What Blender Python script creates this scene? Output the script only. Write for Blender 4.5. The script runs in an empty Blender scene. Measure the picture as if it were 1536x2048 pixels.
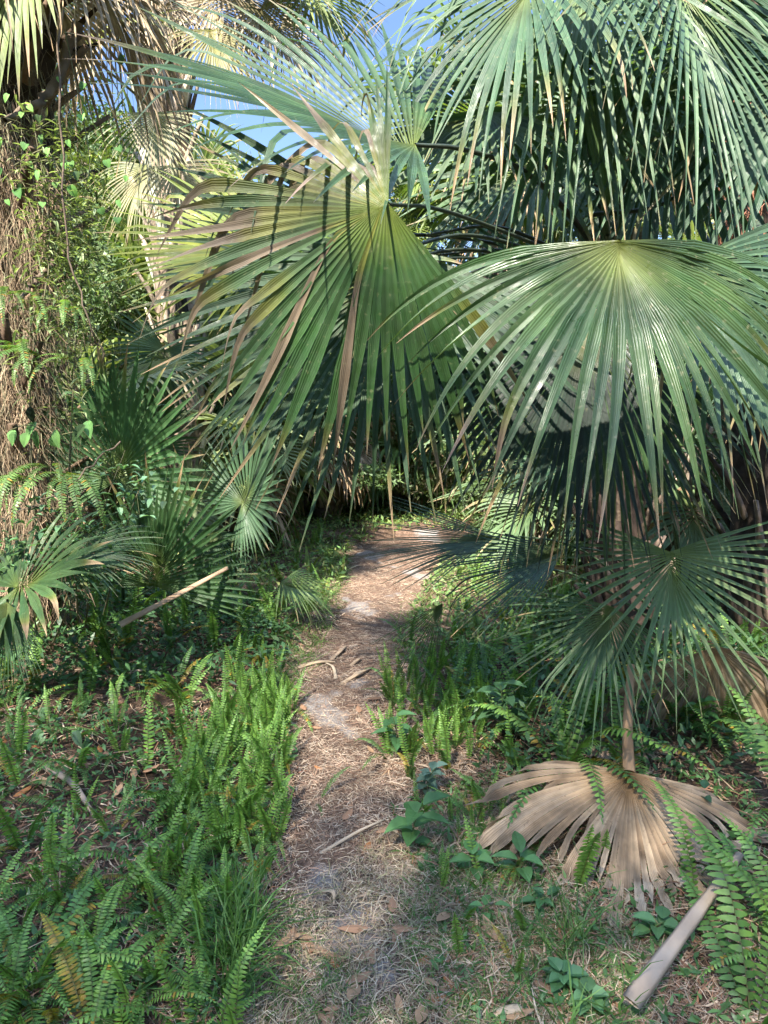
import bpy, math, random
import numpy as np
from mathutils import Vector, Matrix
C = bpy.context.scene.collection
SC = bpy.context.scene
rnd = random.Random(7)
NP = np.random.RandomState

# ------------------------------------------------------------------ camera, sky, sun
CAMZ, PITCH, FPX = 1.6, math.radians(8.7), 1462.0
cam_d = bpy.data.cameras.new('camera'); cam = bpy.data.objects.new('camera', cam_d); C.objects.link(cam)
cam.location = (0, 0, CAMZ); cam.rotation_euler = (math.pi/2 - PITCH, 0, 0)
cam_d.sensor_fit = 'VERTICAL'; cam_d.sensor_height = 36.0; cam_d.lens = 36.0*FPX/2048.0
cam_d.clip_start = 0.02; cam_d.clip_end = 2000
SC.camera = cam
SUN_EL, SUN_AZ = math.radians(50), math.radians(204)      # azimuth from +Y (ahead) towards +X (right)
world = bpy.data.worlds.new('World'); SC.world = world; world.use_nodes = True
wn = world.node_tree; wn.nodes.clear()
sky = wn.nodes.new('ShaderNodeTexSky'); sky.sky_type = 'NISHITA'; sky.sun_disc = False
sky.sun_elevation = SUN_EL; sky.sun_rotation = SUN_AZ; sky.altitude = 1500; sky.air_density = 1.0; sky.dust_density = 0.3; sky.ozone_density = 2.0
bg = wn.nodes.new('ShaderNodeBackground'); bg.inputs[1].default_value = 0.15
wo = wn.nodes.new('ShaderNodeOutputWorld')
wb = wn.nodes.new('ShaderNodeVectorMath'); wb.operation = 'MULTIPLY'; wb.inputs[1].default_value = (1.12, .97, .85)
wtc = wn.nodes.new('ShaderNodeTexCoord'); wsx = wn.nodes.new('ShaderNodeSeparateXYZ'); wn.links.new(wtc.outputs['Generated'], wsx.inputs[0])
wmr = wn.nodes.new('ShaderNodeMapRange'); wmr.interpolation_type = 'SMOOTHSTEP'; wmr.inputs[1].default_value = .42; wmr.inputs[2].default_value = .72; wn.links.new(wsx.outputs[2], wmr.inputs[0])
wmx = wn.nodes.new('ShaderNodeMix'); wmx.data_type = 'RGBA'; wmx.inputs[6].default_value = (.20, .235, .29, 1); wmx.inputs[7].default_value = (1.08, 1.06, 1.04, 1); wn.links.new(wmr.outputs[0], wmx.inputs[0])
wm2 = wn.nodes.new('ShaderNodeVectorMath'); wm2.operation = 'MULTIPLY'; wn.links.new(sky.outputs[0], wm2.inputs[0]); wn.links.new(wmx.outputs[2], wm2.inputs[1])   # a deeper blue low down, a bright hazy top
wn.links.new(wm2.outputs[0], wb.inputs[0]); wn.links.new(wb.outputs[0], bg.inputs[0]); wn.links.new(bg.outputs[0], wo.inputs[0])
sd = bpy.data.lights.new('sun', 'SUN'); sun = bpy.data.objects.new('sun', sd); C.objects.link(sun)
sd.energy = 2.6; sd.angle = math.radians(0.8); sd.color = (1.0, 0.93, 0.82)
sv = Vector((math.sin(SUN_AZ)*math.cos(SUN_EL), math.cos(SUN_AZ)*math.cos(SUN_EL), math.sin(SUN_EL)))
sun.rotation_euler = (-sv).to_track_quat('-Z', 'Y').to_euler(); sun.location = sv*30
SC.view_settings.view_transform = 'Standard'; SC.view_settings.look = 'None'
SC.view_settings.exposure = 3.2; SC.view_settings.gamma = 1.0
cy = SC.cycles
cy.max_bounces = 7; cy.diffuse_bounces = 4; cy.glossy_bounces = 2; cy.transmission_bounces = 5; cy.transparent_max_bounces = 4
cy.caustics_reflective = False; cy.caustics_refractive = False

# ------------------------------------------------------------------ measuring helpers
def P(px, py, Y):
    """point at distance Y ahead, on the sight line of a spot measured in the photograph"""
    u = (px-768.0)/FPX; v = (1024.0-py)/FPX
    dy = math.cos(PITCH) + v*math.sin(PITCH); dz = -math.sin(PITCH) + v*math.cos(PITCH)
    k = Y/dy
    return Vector((u*k, Y, CAMZ + dz*k))
def G(px, py):
    """ground point"""
    u = (px-768.0)/FPX; v = (1024.0-py)/FPX
    dy = math.cos(PITCH) + v*math.sin(PITCH); dz = -math.sin(PITCH) + v*math.cos(PITCH)
    k = CAMZ/-dz
    return Vector((u*k, dy*k, 0))
PATH_PX = [(2300,470,1000),(2048,500,900),(1900,530,860),(1750,560,815),(1600,600,775),(1450,605,738),(1350,590,765),(1290,630,790),(1250,680,815),(1180,690,850),(1120,702,870),(1090,735,900),(1076,800,980)]
PATH = []
for y_, a_, b_ in PATH_PX:
    l, r = G(a_, y_), G(b_, y_); PATH.append((l.y, l.x, r.x))
PATH.sort()
PY = np.array([p[0] for p in PATH]); PL = np.array([p[1] for p in PATH]); PR = np.array([p[2] for p in PATH])
def path_lr(y): return np.interp(y, PY, PL), np.interp(y, PY, PR)
def vnoise(x, y, s=0):
    return (np.sin(x*1.7+s)*np.cos(y*1.3-s*2.1) + .5*np.sin(x*3.9+y*2.3+s*1.7) + .25*np.sin(x*8.1-y*7.3+s*3.3) + .12*np.sin(x*17+y*13+s))/1.87
def gz(x, y):
    x = np.asarray(x, float); y = np.asarray(y, float)
    l, r = path_lr(np.minimum(y, 8.4))
    d = np.maximum(np.maximum(l-x, x-r), 0)
    d = np.where(y > 8.4, 1.0, d)
    return 0.10*np.clip(d/1.2, 0, 1)**1.2 + 0.035*vnoise(x*1.6, y*1.6)*np.clip(d*2+.25, 0, 1) + 0.012*vnoise(x*5, y*5, 2)
def sandf(x, y):
    l, r = path_lr(y); m = 1-np.abs((x-(l+r)/2)/((r-l)/2))
    return vnoise(x*2.6, y*2.6, 9)*.9+.25*vnoise(x*9, y*9, 4)+.25*np.clip(m*2, 0, 1)
def GP(px, py):
    g = G(px, py); g.z = float(gz(g.x, g.y)); return g

# ------------------------------------------------------------------ mesh helpers
def V3(a): return np.array(a, float)
def nrm(a): return a/np.maximum(np.linalg.norm(a, axis=-1, keepdims=True), 1e-9)
class Geo:
    def __init__(s): s.v = []; s.f = []; s.c = []; s.u = []; s.n = 0
    def add(s, v, f, c, u=None):
        v = np.asarray(v, float).reshape(-1, 3); f = np.asarray(f, np.int64).reshape(-1, 4)
        c = np.asarray(c, float)
        if c.ndim == 1: c = np.tile(c, (len(v), 1))
        c = c.reshape(-1, 3)
        u = np.zeros((len(v), 2)) if u is None else np.asarray(u, float).reshape(-1, 2)
        s.v.append(v); s.f.append(f+s.n); s.c.append(c); s.u.append(u); s.n += len(v); return s
    def mesh(s, name, mat, origin=(0, 0, 0), smooth=True):
        v = np.concatenate(s.v) - V3(origin); f = np.concatenate(s.f); c = np.clip(np.concatenate(s.c), 0, 1); u = np.concatenate(s.u)
        me = bpy.data.meshes.new(name); me.vertices.add(len(v)); me.vertices.foreach_set('co', v.astype(np.float32).ravel())
        me.loops.add(len(f)*4); me.loops.foreach_set('vertex_index', f.astype(np.int32).ravel())
        me.polygons.add(len(f)); me.polygons.foreach_set('loop_start', np.arange(0, len(f)*4, 4, dtype=np.int32))
        me.polygons.foreach_set('use_smooth', np.full(len(f), smooth))
        a = me.color_attributes.new('Col', 'FLOAT_COLOR', 'POINT')
        a.data.foreach_set('color', np.concatenate([c, np.ones((len(c), 1))], 1).astype(np.float32).ravel())
        uv = me.uv_layers.new(name='UVMap'); uv.data.foreach_set('uv', u[f.ravel()].astype(np.float32).ravel())
        me.update(); me.validate(); me.materials.append(mat); return me
def link(name, me, parent=None, loc=(0, 0, 0), rz=0.0, sc=1.0):
    o = bpy.data.objects.new(name, me); C.objects.link(o); o.location = loc; o.rotation_euler = (0, 0, rz); o.scale = (sc, sc, sc)
    if parent is not None: o.parent = parent
    return o
def empty(name, loc, rz=0.0):
    o = bpy.data.objects.new(name, None); C.objects.link(o); o.location = loc; o.rotation_euler = (0, 0, rz); o.empty_display_size = .1; return o
def tag(o, label=None, cat=None, group=None, kind=None):
    if label: o['label'] = label
    if cat: o['category'] = cat
    if group: o['group'] = group
    if kind: o['kind'] = kind
    return o
def bez(pts, n=14):
    """smooth curve through points"""
    pts = [V3(p) for p in pts]
    if len(pts) == 2: return np.array([pts[0]*(1-t)+pts[1]*t for t in np.linspace(0, 1, n)])
    e = [2*pts[0]-pts[1]] + pts + [2*pts[-1]-pts[-2]]; out = []
    k = len(pts)-1
    for t in np.linspace(0, k, n):
        i = min(int(t), k-1); w = t-i; a, b, c, d = e[i], e[i+1], e[i+2], e[i+3]
        out.append(.5*((2*b)+(-a+c)*w+(2*a-5*b+4*c-d)*w*w+(-a+3*b-3*c+d)*w**3))
    return np.array(out)
def tube(g, pts, rad, col, sides=6, flat=1.0, col2=None):
    pts = np.asarray(pts, float); n = len(pts); rad = np.interp(np.linspace(0, 1, n), np.linspace(0, 1, len(rad)), rad) if np.ndim(rad) else np.full(n, rad)
    d = nrm(np.gradient(pts, axis=0)); up = np.array([.13, .21, 1.0]) if abs(d[0][2]) < .9 else np.array([1., .2, .1])
    vs = []; 
    for i in range(n):
        a = nrm(np.cross(up, d[i])); b = np.cross(d[i], a); up = b
        th = np.linspace(0, 2*math.pi, sides, endpoint=False)
        vs.append(pts[i] + rad[i]*(np.cos(th)[:, None]*a + np.sin(th)[:, None]*b*flat))
    vs = np.array(vs); f = []
    for i in range(n-1):
        for j in range(sides):
            k = (j+1) % sides; f.append([i*sides+j, i*sides+k, (i+1)*sides+k, (i+1)*sides+j])
    col = V3(col); c = np.tile(col, (n*sides, 1))
    if col2 is not None:
        w = np.repeat(np.linspace(0, 1, n), sides)[:, None]; c = c*(1-w)+V3(col2)*w
    u = np.stack([np.tile(np.linspace(0, 1, sides), n), np.repeat(np.linspace(0, 1, n), sides)], 1)
    g.add(vs, f, c, u); return g

# ------------------------------------------------------------------ materials
def node_mat(name, rough=.45, spec=.5, trans=.3, spots=0.0, spotcol=(.4, .3, .18), vein=0.0, mottle=.25, scale=14.0, bump=0.0, tcol=(1.5, 1.6, .7)):
    m = bpy.data.materials.new(name); m.use_nodes = True; nt = m.node_tree; nt.nodes.clear(); N = nt.nodes.new; K = nt.links.new
    at = N('ShaderNodeAttribute'); at.attribute_name = 'Col'
    tc = N('ShaderNodeTexCoord'); nz = N('ShaderNodeTexNoise'); nz.inputs['Scale'].default_value = scale; nz.inputs['Detail'].default_value = 5
    K(tc.outputs['Object'], nz.inputs['Vector'])
    mr = N('ShaderNodeMapRange'); mr.inputs[1].default_value = .3; mr.inputs[2].default_value = .7; mr.inputs[3].default_value = 1-mottle; mr.inputs[4].default_value = 1+mottle
    K(nz.outputs[0], mr.inputs[0])
    mu = N('ShaderNodeVectorMath'); mu.operation = 'SCALE'; K(at.outputs['Color'], mu.inputs[0]); K(mr.outputs[0], mu.inputs['Scale'])
    col = mu.outputs[0]
    if vein:
        uv = N('ShaderNodeUVMap'); sx = N('ShaderNodeSeparateXYZ'); K(uv.outputs[0], sx.inputs[0])
        ml = N('ShaderNodeMath'); ml.operation = 'MULTIPLY'; ml.inputs[1].default_value = 38; K(sx.outputs[0], ml.inputs[0])
        sn = N('ShaderNodeMath'); sn.operation = 'SINE'; K(ml.outputs[0], sn.inputs[0])
        m2 = N('ShaderNodeMapRange'); m2.inputs[1].default_value = -1; m2.inputs[2].default_value = 1; m2.inputs[3].default_value = 1-vein; m2.inputs[4].default_value = 1+vein
        K(sn.outputs[0], m2.inputs[0]); s2 = N('ShaderNodeVectorMath'); s2.operation = 'SCALE'; K(col, s2.inputs[0]); K(m2.outputs[0], s2.inputs['Scale']); col = s2.outputs[0]
    if spots:
        vo = N('ShaderNodeTexNoise'); vo.inputs['Scale'].default_value = 55; vo.inputs['Detail'].default_value = 3; K(tc.outputs['Object'], vo.inputs['Vector'])
        r = N('ShaderNodeMapRange'); r.inputs[1].default_value = .62; r.inputs[2].default_value = .72; r.inputs[4].default_value = spots; K(vo.outputs[0], r.inputs[0])
        mx = N('ShaderNodeMix'); mx.data_type = 'RGBA'; K(r.outputs[0], mx.inputs[0]); K(col, mx.inputs[6]); mx.inputs[7].default_value = (*spotcol, 1); col = mx.outputs[2]
    b = N('ShaderNodeBsdfPrincipled'); b.inputs['Roughness'].default_value = rough; b.inputs['Specular IOR Level'].default_value = spec
    K(col, b.inputs['Base Color']); out = N('ShaderNodeOutputMaterial')
    rn = N('ShaderNodeTexNoise'); rn.inputs['Scale'].default_value = scale*5; rn.inputs['Detail'].default_value = 4; K(tc.outputs['Object'], rn.inputs['Vector'])
    rr = N('ShaderNodeMapRange'); rr.inputs[1].default_value = .3; rr.inputs[2].default_value = .7; rr.inputs[3].default_value = max(rough-.1, .2); rr.inputs[4].default_value = min(rough+.25, 1); K(rn.outputs[0], rr.inputs[0]); K(rr.outputs[0], b.inputs['Roughness'])
    if vein:
        vb = N('ShaderNodeBump'); vb.inputs['Strength'].default_value = .35; vb.inputs['Distance'].default_value = .002; K(sn.outputs[0], vb.inputs['Height']); K(vb.outputs[0], b.inputs['Normal'])
    if bump:
        bn = N('ShaderNodeBump'); bn.inputs['Strength'].default_value = bump; bn.inputs['Distance'].default_value = .02; K(nz.outputs[0], bn.inputs['Height']); K(bn.outputs[0], b.inputs['Normal'])
    if trans:
        t = N('ShaderNodeBsdfTranslucent'); tm = N('ShaderNodeVectorMath'); tm.operation = 'MULTIPLY'; tm.inputs[1].default_value = tcol; K(col, tm.inputs[0]); K(tm.outputs[0], t.inputs[0])
        ms = N('ShaderNodeMixShader'); ms.inputs[0].default_value = trans; K(b.outputs[0], ms.inputs[1]); K(t.outputs[0], ms.inputs[2]); K(ms.outputs[0], out.inputs[0])
    else: K(b.outputs[0], out.inputs[0])
    return m
M = dict(
    palm=node_mat('palm_leaf', rough=.38, spec=.40, trans=.24, spots=.35, spotcol=(.24, .24, .12), vein=.10, mottle=.22, scale=7),
    gloss=node_mat('glossy_palm_leaf', rough=.32, spec=.6, trans=.22, spots=.75, spotcol=(.26, .26, .14), vein=.10, mottle=.22, scale=7),
    dry=node_mat('dry_palm_leaf', rough=.75, spec=.25, trans=.15, spots=.65, spotcol=(.17, .115, .075), vein=.16, mottle=.45, scale=9, tcol=(1.3, 1.1, .7)),
    stalk=node_mat('leaf_stalk', rough=.42, spec=.5, trans=0, mottle=.3, scale=20),
    fern=node_mat('fern_leaf', rough=.48, spec=.4, trans=.30, mottle=.2, scale=9),
    broad=node_mat('broad_leaf', rough=.45, spec=.45, trans=.30, mottle=.2, scale=20),
    bark=node_mat('palm_bark', rough=.9, spec=.2, trans=0, mottle=.5, scale=13, bump=.8),
    root=node_mat('dry_root', rough=.85, spec=.2, trans=0, mottle=.3, scale=10),
    straw=node_mat('straw', rough=.8, spec=.25, trans=.1, mottle=.35, scale=6, tcol=(1.2, 1, .7)),
    grass=node_mat('grass_blade', rough=.5, spec=.35, trans=.35, mottle=.25, scale=4),
)
def ground_mat(name, path=False):
    m = bpy.data.materials.new(name); m.use_nodes = True; nt = m.node_tree; N = nt.nodes.new; K = nt.links.new
    b = nt.nodes['Principled BSDF']; b.inputs['Roughness'].default_value = .95; b.inputs['Specular IOR Level'].default_value = .15
    tc = N('ShaderNodeTexCoord')
    def noise(s, d=6, r=.6, dist=0):
        n = N('ShaderNodeTexNoise'); n.inputs['Scale'].default_value = s; n.inputs['Detail'].default_value = d; n.inputs['Roughness'].default_value = r; n.inputs['Distortion'].default_value = dist; K(tc.outputs['Object'], n.inputs['Vector']); return n
    def ramp(src, stops):
        r = N('ShaderNodeValToRGB'); e = r.color_ramp.elements
        while len(e) < len(stops): e.new(.5)
        for q, (p, c) in zip(e, stops): q.position = p; q.color = (*c, 1)
        K(src, r.inputs[0]); return r
    fine = noise(60, 8, .75, 1.5)
    litter = ramp(fine.outputs[0], [(.32, (.035, .02, .013)), (.5, (.14, .09, .065)), (.62, (.24, .165, .12)), (.75, (.36, .28, .21))])
    big = noise(2.6 if path else 1.6, 7, .65)
    if path:
        sandn = noise(140, 4, .7); sand = ramp(sandn.outputs[0], [(.35, (.20, .195, .19)), (.65, (.42, .41, .40))])
        at = N('ShaderNodeAttribute'); at.attribute_name = 'Col'; ad = N('ShaderNodeMath'); ad.operation = 'MULTIPLY_ADD'; K(at.outputs['Fac'], ad.inputs[0]); ad.inputs[1].default_value = .5; K(noise(52, 8, .9).outputs[0], ad.inputs[2]); mask = ramp(ad.outputs[0], [(.72, (0, 0, 0)), (1.0, (.65, .65, .65))])
        mx = N('ShaderNodeMix'); mx.data_type = 'RGBA'; K(mask.outputs[0], mx.inputs[0]); K(litter.outputs[0], mx.inputs[6]); K(sand.outputs[0], mx.inputs[7])
    else:
        dark = ramp(fine.outputs[0], [(.35, (.012, .009, .006)), (.6, (.07, .045, .028)), (.78, (.17, .11, .065))])
        mask = ramp(big.outputs[0], [(.42, (0, 0, 0)), (.58, (1, 1, 1))])
        mx = N('ShaderNodeMix'); mx.data_type = 'RGBA'; K(mask.outputs[0], mx.inputs[0]); K(dark.outputs[0], mx.inputs[6]); K(litter.outputs[0], mx.inputs[7])
    K(mx.outputs[2], b.inputs['Base Color'])
    bn = N('ShaderNodeBump'); bn.inputs['Strength'].default_value = .9; bn.inputs['Distance'].default_value = .02; K(fine.outputs[0], bn.inputs['Height']); K(bn.outputs[0], b.inputs['Normal'])
    return m

# palettes (linear base colours)
GREEN = (.055, .12, .03); DEEP = (.04, .085, .03); BLUEG = (.07, .125, .06); BRIGHT = (.10, .19, .045); YELG = (.17, .22, .035)
PALE = (.22, .27, .15); TAN = (.40, .29, .19); BROWN = (.22, .15, .10); GREYB = (.30, .25, .20); STRAW = (.36, .27, .16)

# ------------------------------------------------------------------ setting: ground and path
def build_ground():
    def lines(a, b, n, far):
        inner = np.linspace(a, b, n); k = np.geomspace(.3, far, 14)
        return np.concatenate([a-k[::-1], inner, b+k])
    xs = lines(-5, 5, 130, 400); ys = lines(0, 12, 150, 400)
    X, Y = np.meshgrid(xs, ys); Z = gz(X, Y)
    n1, n2 = X.shape; idx = np.arange(n1*n2).reshape(n1, n2)
    f = np.stack([idx[:-1, :-1], idx[:-1, 1:], idx[1:, 1:], idx[1:, :-1]], -1)
    g = Geo().add(np.stack([X, Y, Z], -1), f, (.2, .15, .1))
    tag(link('ground', g.mesh('ground', ground_mat('leaf_litter_ground'))), kind='structure')
    ys = np.linspace(.2, PY[-1], 380); W = 28; vs = []
    pc = []
    for y in ys:
        l, r = path_lr(y); l += .05*vnoise(y*6, y*2, 1); r += .05*vnoise(y*6, y*2, 5)
        x = np.linspace(l, r, W); vs.append(np.stack([x, np.full(W, y), gz(x, y)+.006], -1))
    vs = np.array(vs); sm = np.clip((sandf(vs[..., 0], vs[..., 1])-.38)*2.5, 0, 1)[..., None]*np.ones(3); idx = np.arange(len(ys)*W).reshape(len(ys), W)
    f = np.stack([idx[:-1, :-1], idx[:-1, 1:], idx[1:, 1:], idx[1:, :-1]], -1)
    tag(link('path', Geo().add(vs, f, sm).mesh('path', ground_mat('sandy_path', True))), kind='structure')
build_ground()

# ------------------------------------------------------------------ fan leaf of a palm
def fan(g, hub, f, n, L, segs=44, spread=260, fuse=.5, droop=.5, kink=.12, cup=.05, costa=.14, pleat=.45, seed=0, col=GREEN, col2=None,
        hubcol=None, brown=.25, blen=.12, bcol=TAN, m=12, lo=.7, lv=.06, twist=.6, vfold=.15, wide=1.0, yell=0.0, curl=0.0, bang=None, short=0.0):
    R = NP(seed); hub = V3(hub); f = nrm(V3(f)); n = V3(n); n = nrm(n - n.dot(f)*f); s = np.cross(n, f)
    sp = math.radians(spread); da = sp/segs
    a = np.linspace(-sp/2, sp/2, segs) + R.normal(0, da*.06, segs)
    Li = L*(lo+(1-lo)*np.cos(a/2)**2)*(1+lv*np.clip(R.normal(size=segs), -1.6, 1.3))
    Li = Li*(1-short*np.clip((-a-.6)/1.0, 0, 1))
    d0 = np.cos(a)[:, None]*f + np.sin(a)[:, None]*s + (cup + vfold*np.abs(np.sin(a)))[:, None]*n
    d0 = nrm(d0)
    base = hub + f*(costa*L*np.maximum(np.cos(a), 0)**2)[:, None] - n*(costa*.25*L*np.maximum(np.cos(a), 0)**2)[:, None]
    tt = np.linspace(0, 1, m+1)
    dv = R.normal(0, .35, segs); kk = np.where(R.rand(segs) < kink, R.uniform(.55, .85, segs), 2.0); ks = R.uniform(1.0, 3.5, segs)
    isb = R.rand(segs)
    if bang: isb = np.where((a > bang[0]) & (a < bang[1]), isb*.5, isb*1.6+.12)
    bl = np.where(isb < brown, R.uniform(.5, 2.2, segs), R.uniform(0, .35, segs))*blen
    if blen > .2 and brown < 1: kk = np.where((isb < brown) & (R.rand(segs) < .7), 1-bl*R.uniform(.8, 1.1, segs), kk)
    sw = R.normal(0, .10, segs); tw = (R.normal(0, twist, segs)+.25*twist)*np.where((isb < brown) & (blen > .2), 2.5, 1)
    fz = fuse*R.uniform(.85, 1.12, segs)
    cen = np.zeros((segs, m+1, 3)); dirs = np.zeros_like(cen); nn = np.zeros_like(cen); cen[:, 0] = base
    nprev = np.tile(n, (segs, 1)); gdir = np.array([0, 0, -1.0])
    for j, t in enumerate(tt):
        ex = np.maximum(t-fz, 0)/(1-fz+1e-6)
        gw = droop*((t*Li/L)**2)*(1+dv*np.clip(ex*2, 0, 1)) + ks*np.clip((t-kk)*6, 0, 1)
        d = d0 + gdir*gw[:, None] + s*(sw*ex)[:, None]
        if curl: d = d - n*(curl*ex**2)[:, None]
        d = nrm(d); dirs[:, j] = d
        if j: cen[:, j] = cen[:, j-1] + .5*(dirs[:, j-1]+d)*(Li/m)[:, None]
        nprev = nrm(nprev - (nprev*d).sum(1, keepdims=True)*d)
        sdv = np.cross(nprev, d); th = tw*ex
        nn[:, j] = nprev*np.cos(th)[:, None] + sdv*np.sin(th)[:, None]
    side = np.cross(nn, dirs)
    T = tt[None, :]; r = T*Li[:, None]; F = fz[:, None]
    wm = F*Li[:, None]*math.tan(da/2)*1.03*wide
    w = np.where(T < F, np.maximum(r*math.tan(da/2)*(wide if wide < 1 else 1)*(1.06+.5*np.clip(1-T*3, 0, 1)), .003), wm*(1-np.clip((T-F)/(1-F), 0, 1)**1.25)+.0007)
    w = np.minimum(w, wm*1.02+.0007)
    if blen > .2 and brown < 1: w = w*(1-.30*np.clip((T-(1-bl[:, None]))*10, 0, 1))
    pl = (pleat*(1-.45*T))[..., None]*w[..., None]
    cl = cen+side*w[..., None]+nn*pl*.5; cr = cen-side*w[..., None]+nn*pl*.5; cm = cen-nn*pl*.5
    vs = np.stack([cl, cm, cm, cr], 2)
    idx = np.arange(segs*(m+1)*4).reshape(segs, m+1, 4); F_ = []
    for k in (0, 2):
        F_.append(np.stack([idx[:, :-1, k], idx[:, :-1, k+1], idx[:, 1:, k+1], idx[:, 1:, k]], -1).reshape(-1, 4))
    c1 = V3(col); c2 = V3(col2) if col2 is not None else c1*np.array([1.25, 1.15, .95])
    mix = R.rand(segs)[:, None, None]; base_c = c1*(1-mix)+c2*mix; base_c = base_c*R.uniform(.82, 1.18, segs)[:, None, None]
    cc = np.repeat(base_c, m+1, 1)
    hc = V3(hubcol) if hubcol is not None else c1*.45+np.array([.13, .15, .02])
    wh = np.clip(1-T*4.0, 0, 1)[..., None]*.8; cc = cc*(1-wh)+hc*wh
    if yell:
        wy = (np.clip(1-np.abs(T-.35)*3.2, 0, 1)*yell*(R.rand(segs)[:, None]**.5)*np.clip(.25-1.2*a[:, None], .05, 1))[..., None]; cc = cc*(1-wy)+np.array([.24, .22, .02])*wy
    wb = np.clip((T-(1-bl[:, None]))*14, 0, 1)[..., None]
    bc = V3(bcol)*R.uniform(.6, 1.25, segs)[:, None, None]; cc = cc*(1-wb)+bc*wb
    if blen > .2 and brown < 1:
        wd = (np.clip(1-np.abs(T-(1-bl[:, None]*.93))*11, 0, 1)*(bl[:, None] > .12)*R.uniform(.2, .9, segs)[:, None])[..., None]; cc = cc*(1-wd)+np.array([.06, .035, .02])*wd
    wy = np.clip((T-(1-bl[:, None]*1.5))*8, 0, 1)[..., None]*(1-wb)*(.6 if brown < .85 else 0); cc = cc*(1-wy)+np.array([.2, .2, .03])*wy
    cc = np.repeat(cc[:, :, None, :], 4, 2)
    cc[:, :, 1:3] *= .74                                   # segment folds darkened in the colour: painted shade that sets off the pleats
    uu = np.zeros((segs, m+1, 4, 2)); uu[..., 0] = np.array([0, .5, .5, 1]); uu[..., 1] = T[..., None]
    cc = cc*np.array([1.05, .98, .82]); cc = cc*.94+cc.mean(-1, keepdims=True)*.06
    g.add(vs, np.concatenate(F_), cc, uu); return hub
def vec(deg, toward=0.0, scale=1):
    """direction drawn in the upright plane facing the walker: 0 right, 90 up; toward > 0 comes nearer"""
    a = math.radians(deg); return Vector((math.cos(a), -toward, math.sin(a)))
def frond(parent, origin, hub, f, n, L, crown=None, via=None, prad=.011, pcol=(.05, .075, .035), pcol2=None, mat='palm', label=None, name='frond', **kw):
    g = Geo(); fan(g, hub, f, n, L, **kw)
    o = link(name, g.mesh(name, M[mat], origin), parent)
    if label: o['label'] = label
    if crown is not None:
        pts = [V3(crown)] + [V3(p) for p in (via or [])] + [V3(hub)]
        pg = tube(Geo(), bez(pts, 18), [prad*1.7, prad*1.15, prad, prad*.8], pcol, 7, .7, pcol2)
        link('petiole', pg.mesh('petiole', M['stalk'], origin), o)
    return o

# ------------------------------------------------------------------ palm trunk with old leaf bases
def trunk(g, base, top, r0, r1, seed=0, boots=60, bootlen=.22, col=(.17, .13, .10), col2=(.33, .27, .21), spread=.35, bw=.055, fibre=None):
    R = NP(seed); base = V3(base); top = V3(top); H = np.linalg.norm(top-base)
    pts = np.array([base*(1-t)+top*t + np.array([.03*math.sin(t*5+seed), .03*math.cos(t*4+seed), 0])*min(t*3, 1) for t in np.linspace(0, 1, 24)])
    tube(g, pts, list(np.linspace(r0, r1, 8)), V3(col)*.8, 18)
    ax = nrm(top-base)
    for i in range(boots):
        t = (i+.5)/boots; t = min(max(t + R.normal(0, .004), 0), 1); th = i*2.399963+R.normal(0, .12)
        k = t*23; k0 = min(int(k), 22); c = pts[k0]*(1-(k-k0))+pts[k0+1]*(k-k0); r = r0+(r1-r0)*t
        rad = np.array([math.cos(th), math.sin(th), 0]); tan = np.array([-math.sin(th), math.cos(th), 0])
        bl = bootlen*R.uniform(.6, 1.25); W = bw*R.uniform(.8, 1.2); cc = V3(col)*(1-R.rand())+V3(col2)*R.rand(); cc = np.clip(cc, .02, .5)*R.uniform(.6, 1.2)
        lean = spread*R.uniform(.5, 1.5); split = R.uniform(.3, 1)
        secs = []
        for q, (s_, ww, tk) in enumerate([(0, 1.35, .012), (.3, 1.0, .02), (.65, .75, .017), (1.0, .62, .010)]):
            cen = c + ax*(bl*s_) + rad*(r*.96 + lean*bl*s_**1.2) + tan*R.normal(0, .004)
            no = nrm(rad - ax*lean)
            secs.append([cen-tan*W*ww/2 - no*tk*.3, cen+no*tk, cen+tan*W*ww/2 - no*tk*.3, cen-no*tk])
        v = np.array(secs).reshape(-1, 3); f = []
        for q in range(3):
            for e in range(4): f.append([q*4+e, q*4+(e+1) % 4, (q+1)*4+(e+1) % 4, (q+1)*4+e])
        f.append([12, 13, 14, 15])
        g.add(v, f, cc)
    if fibre:
        nf, fc, t0, t1 = fibre
        strands(g, pts[int(t0*23):int(t1*23)+1], r1*1.15, nf, .10, .28, fc, R, out=.10)
    return pts
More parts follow.
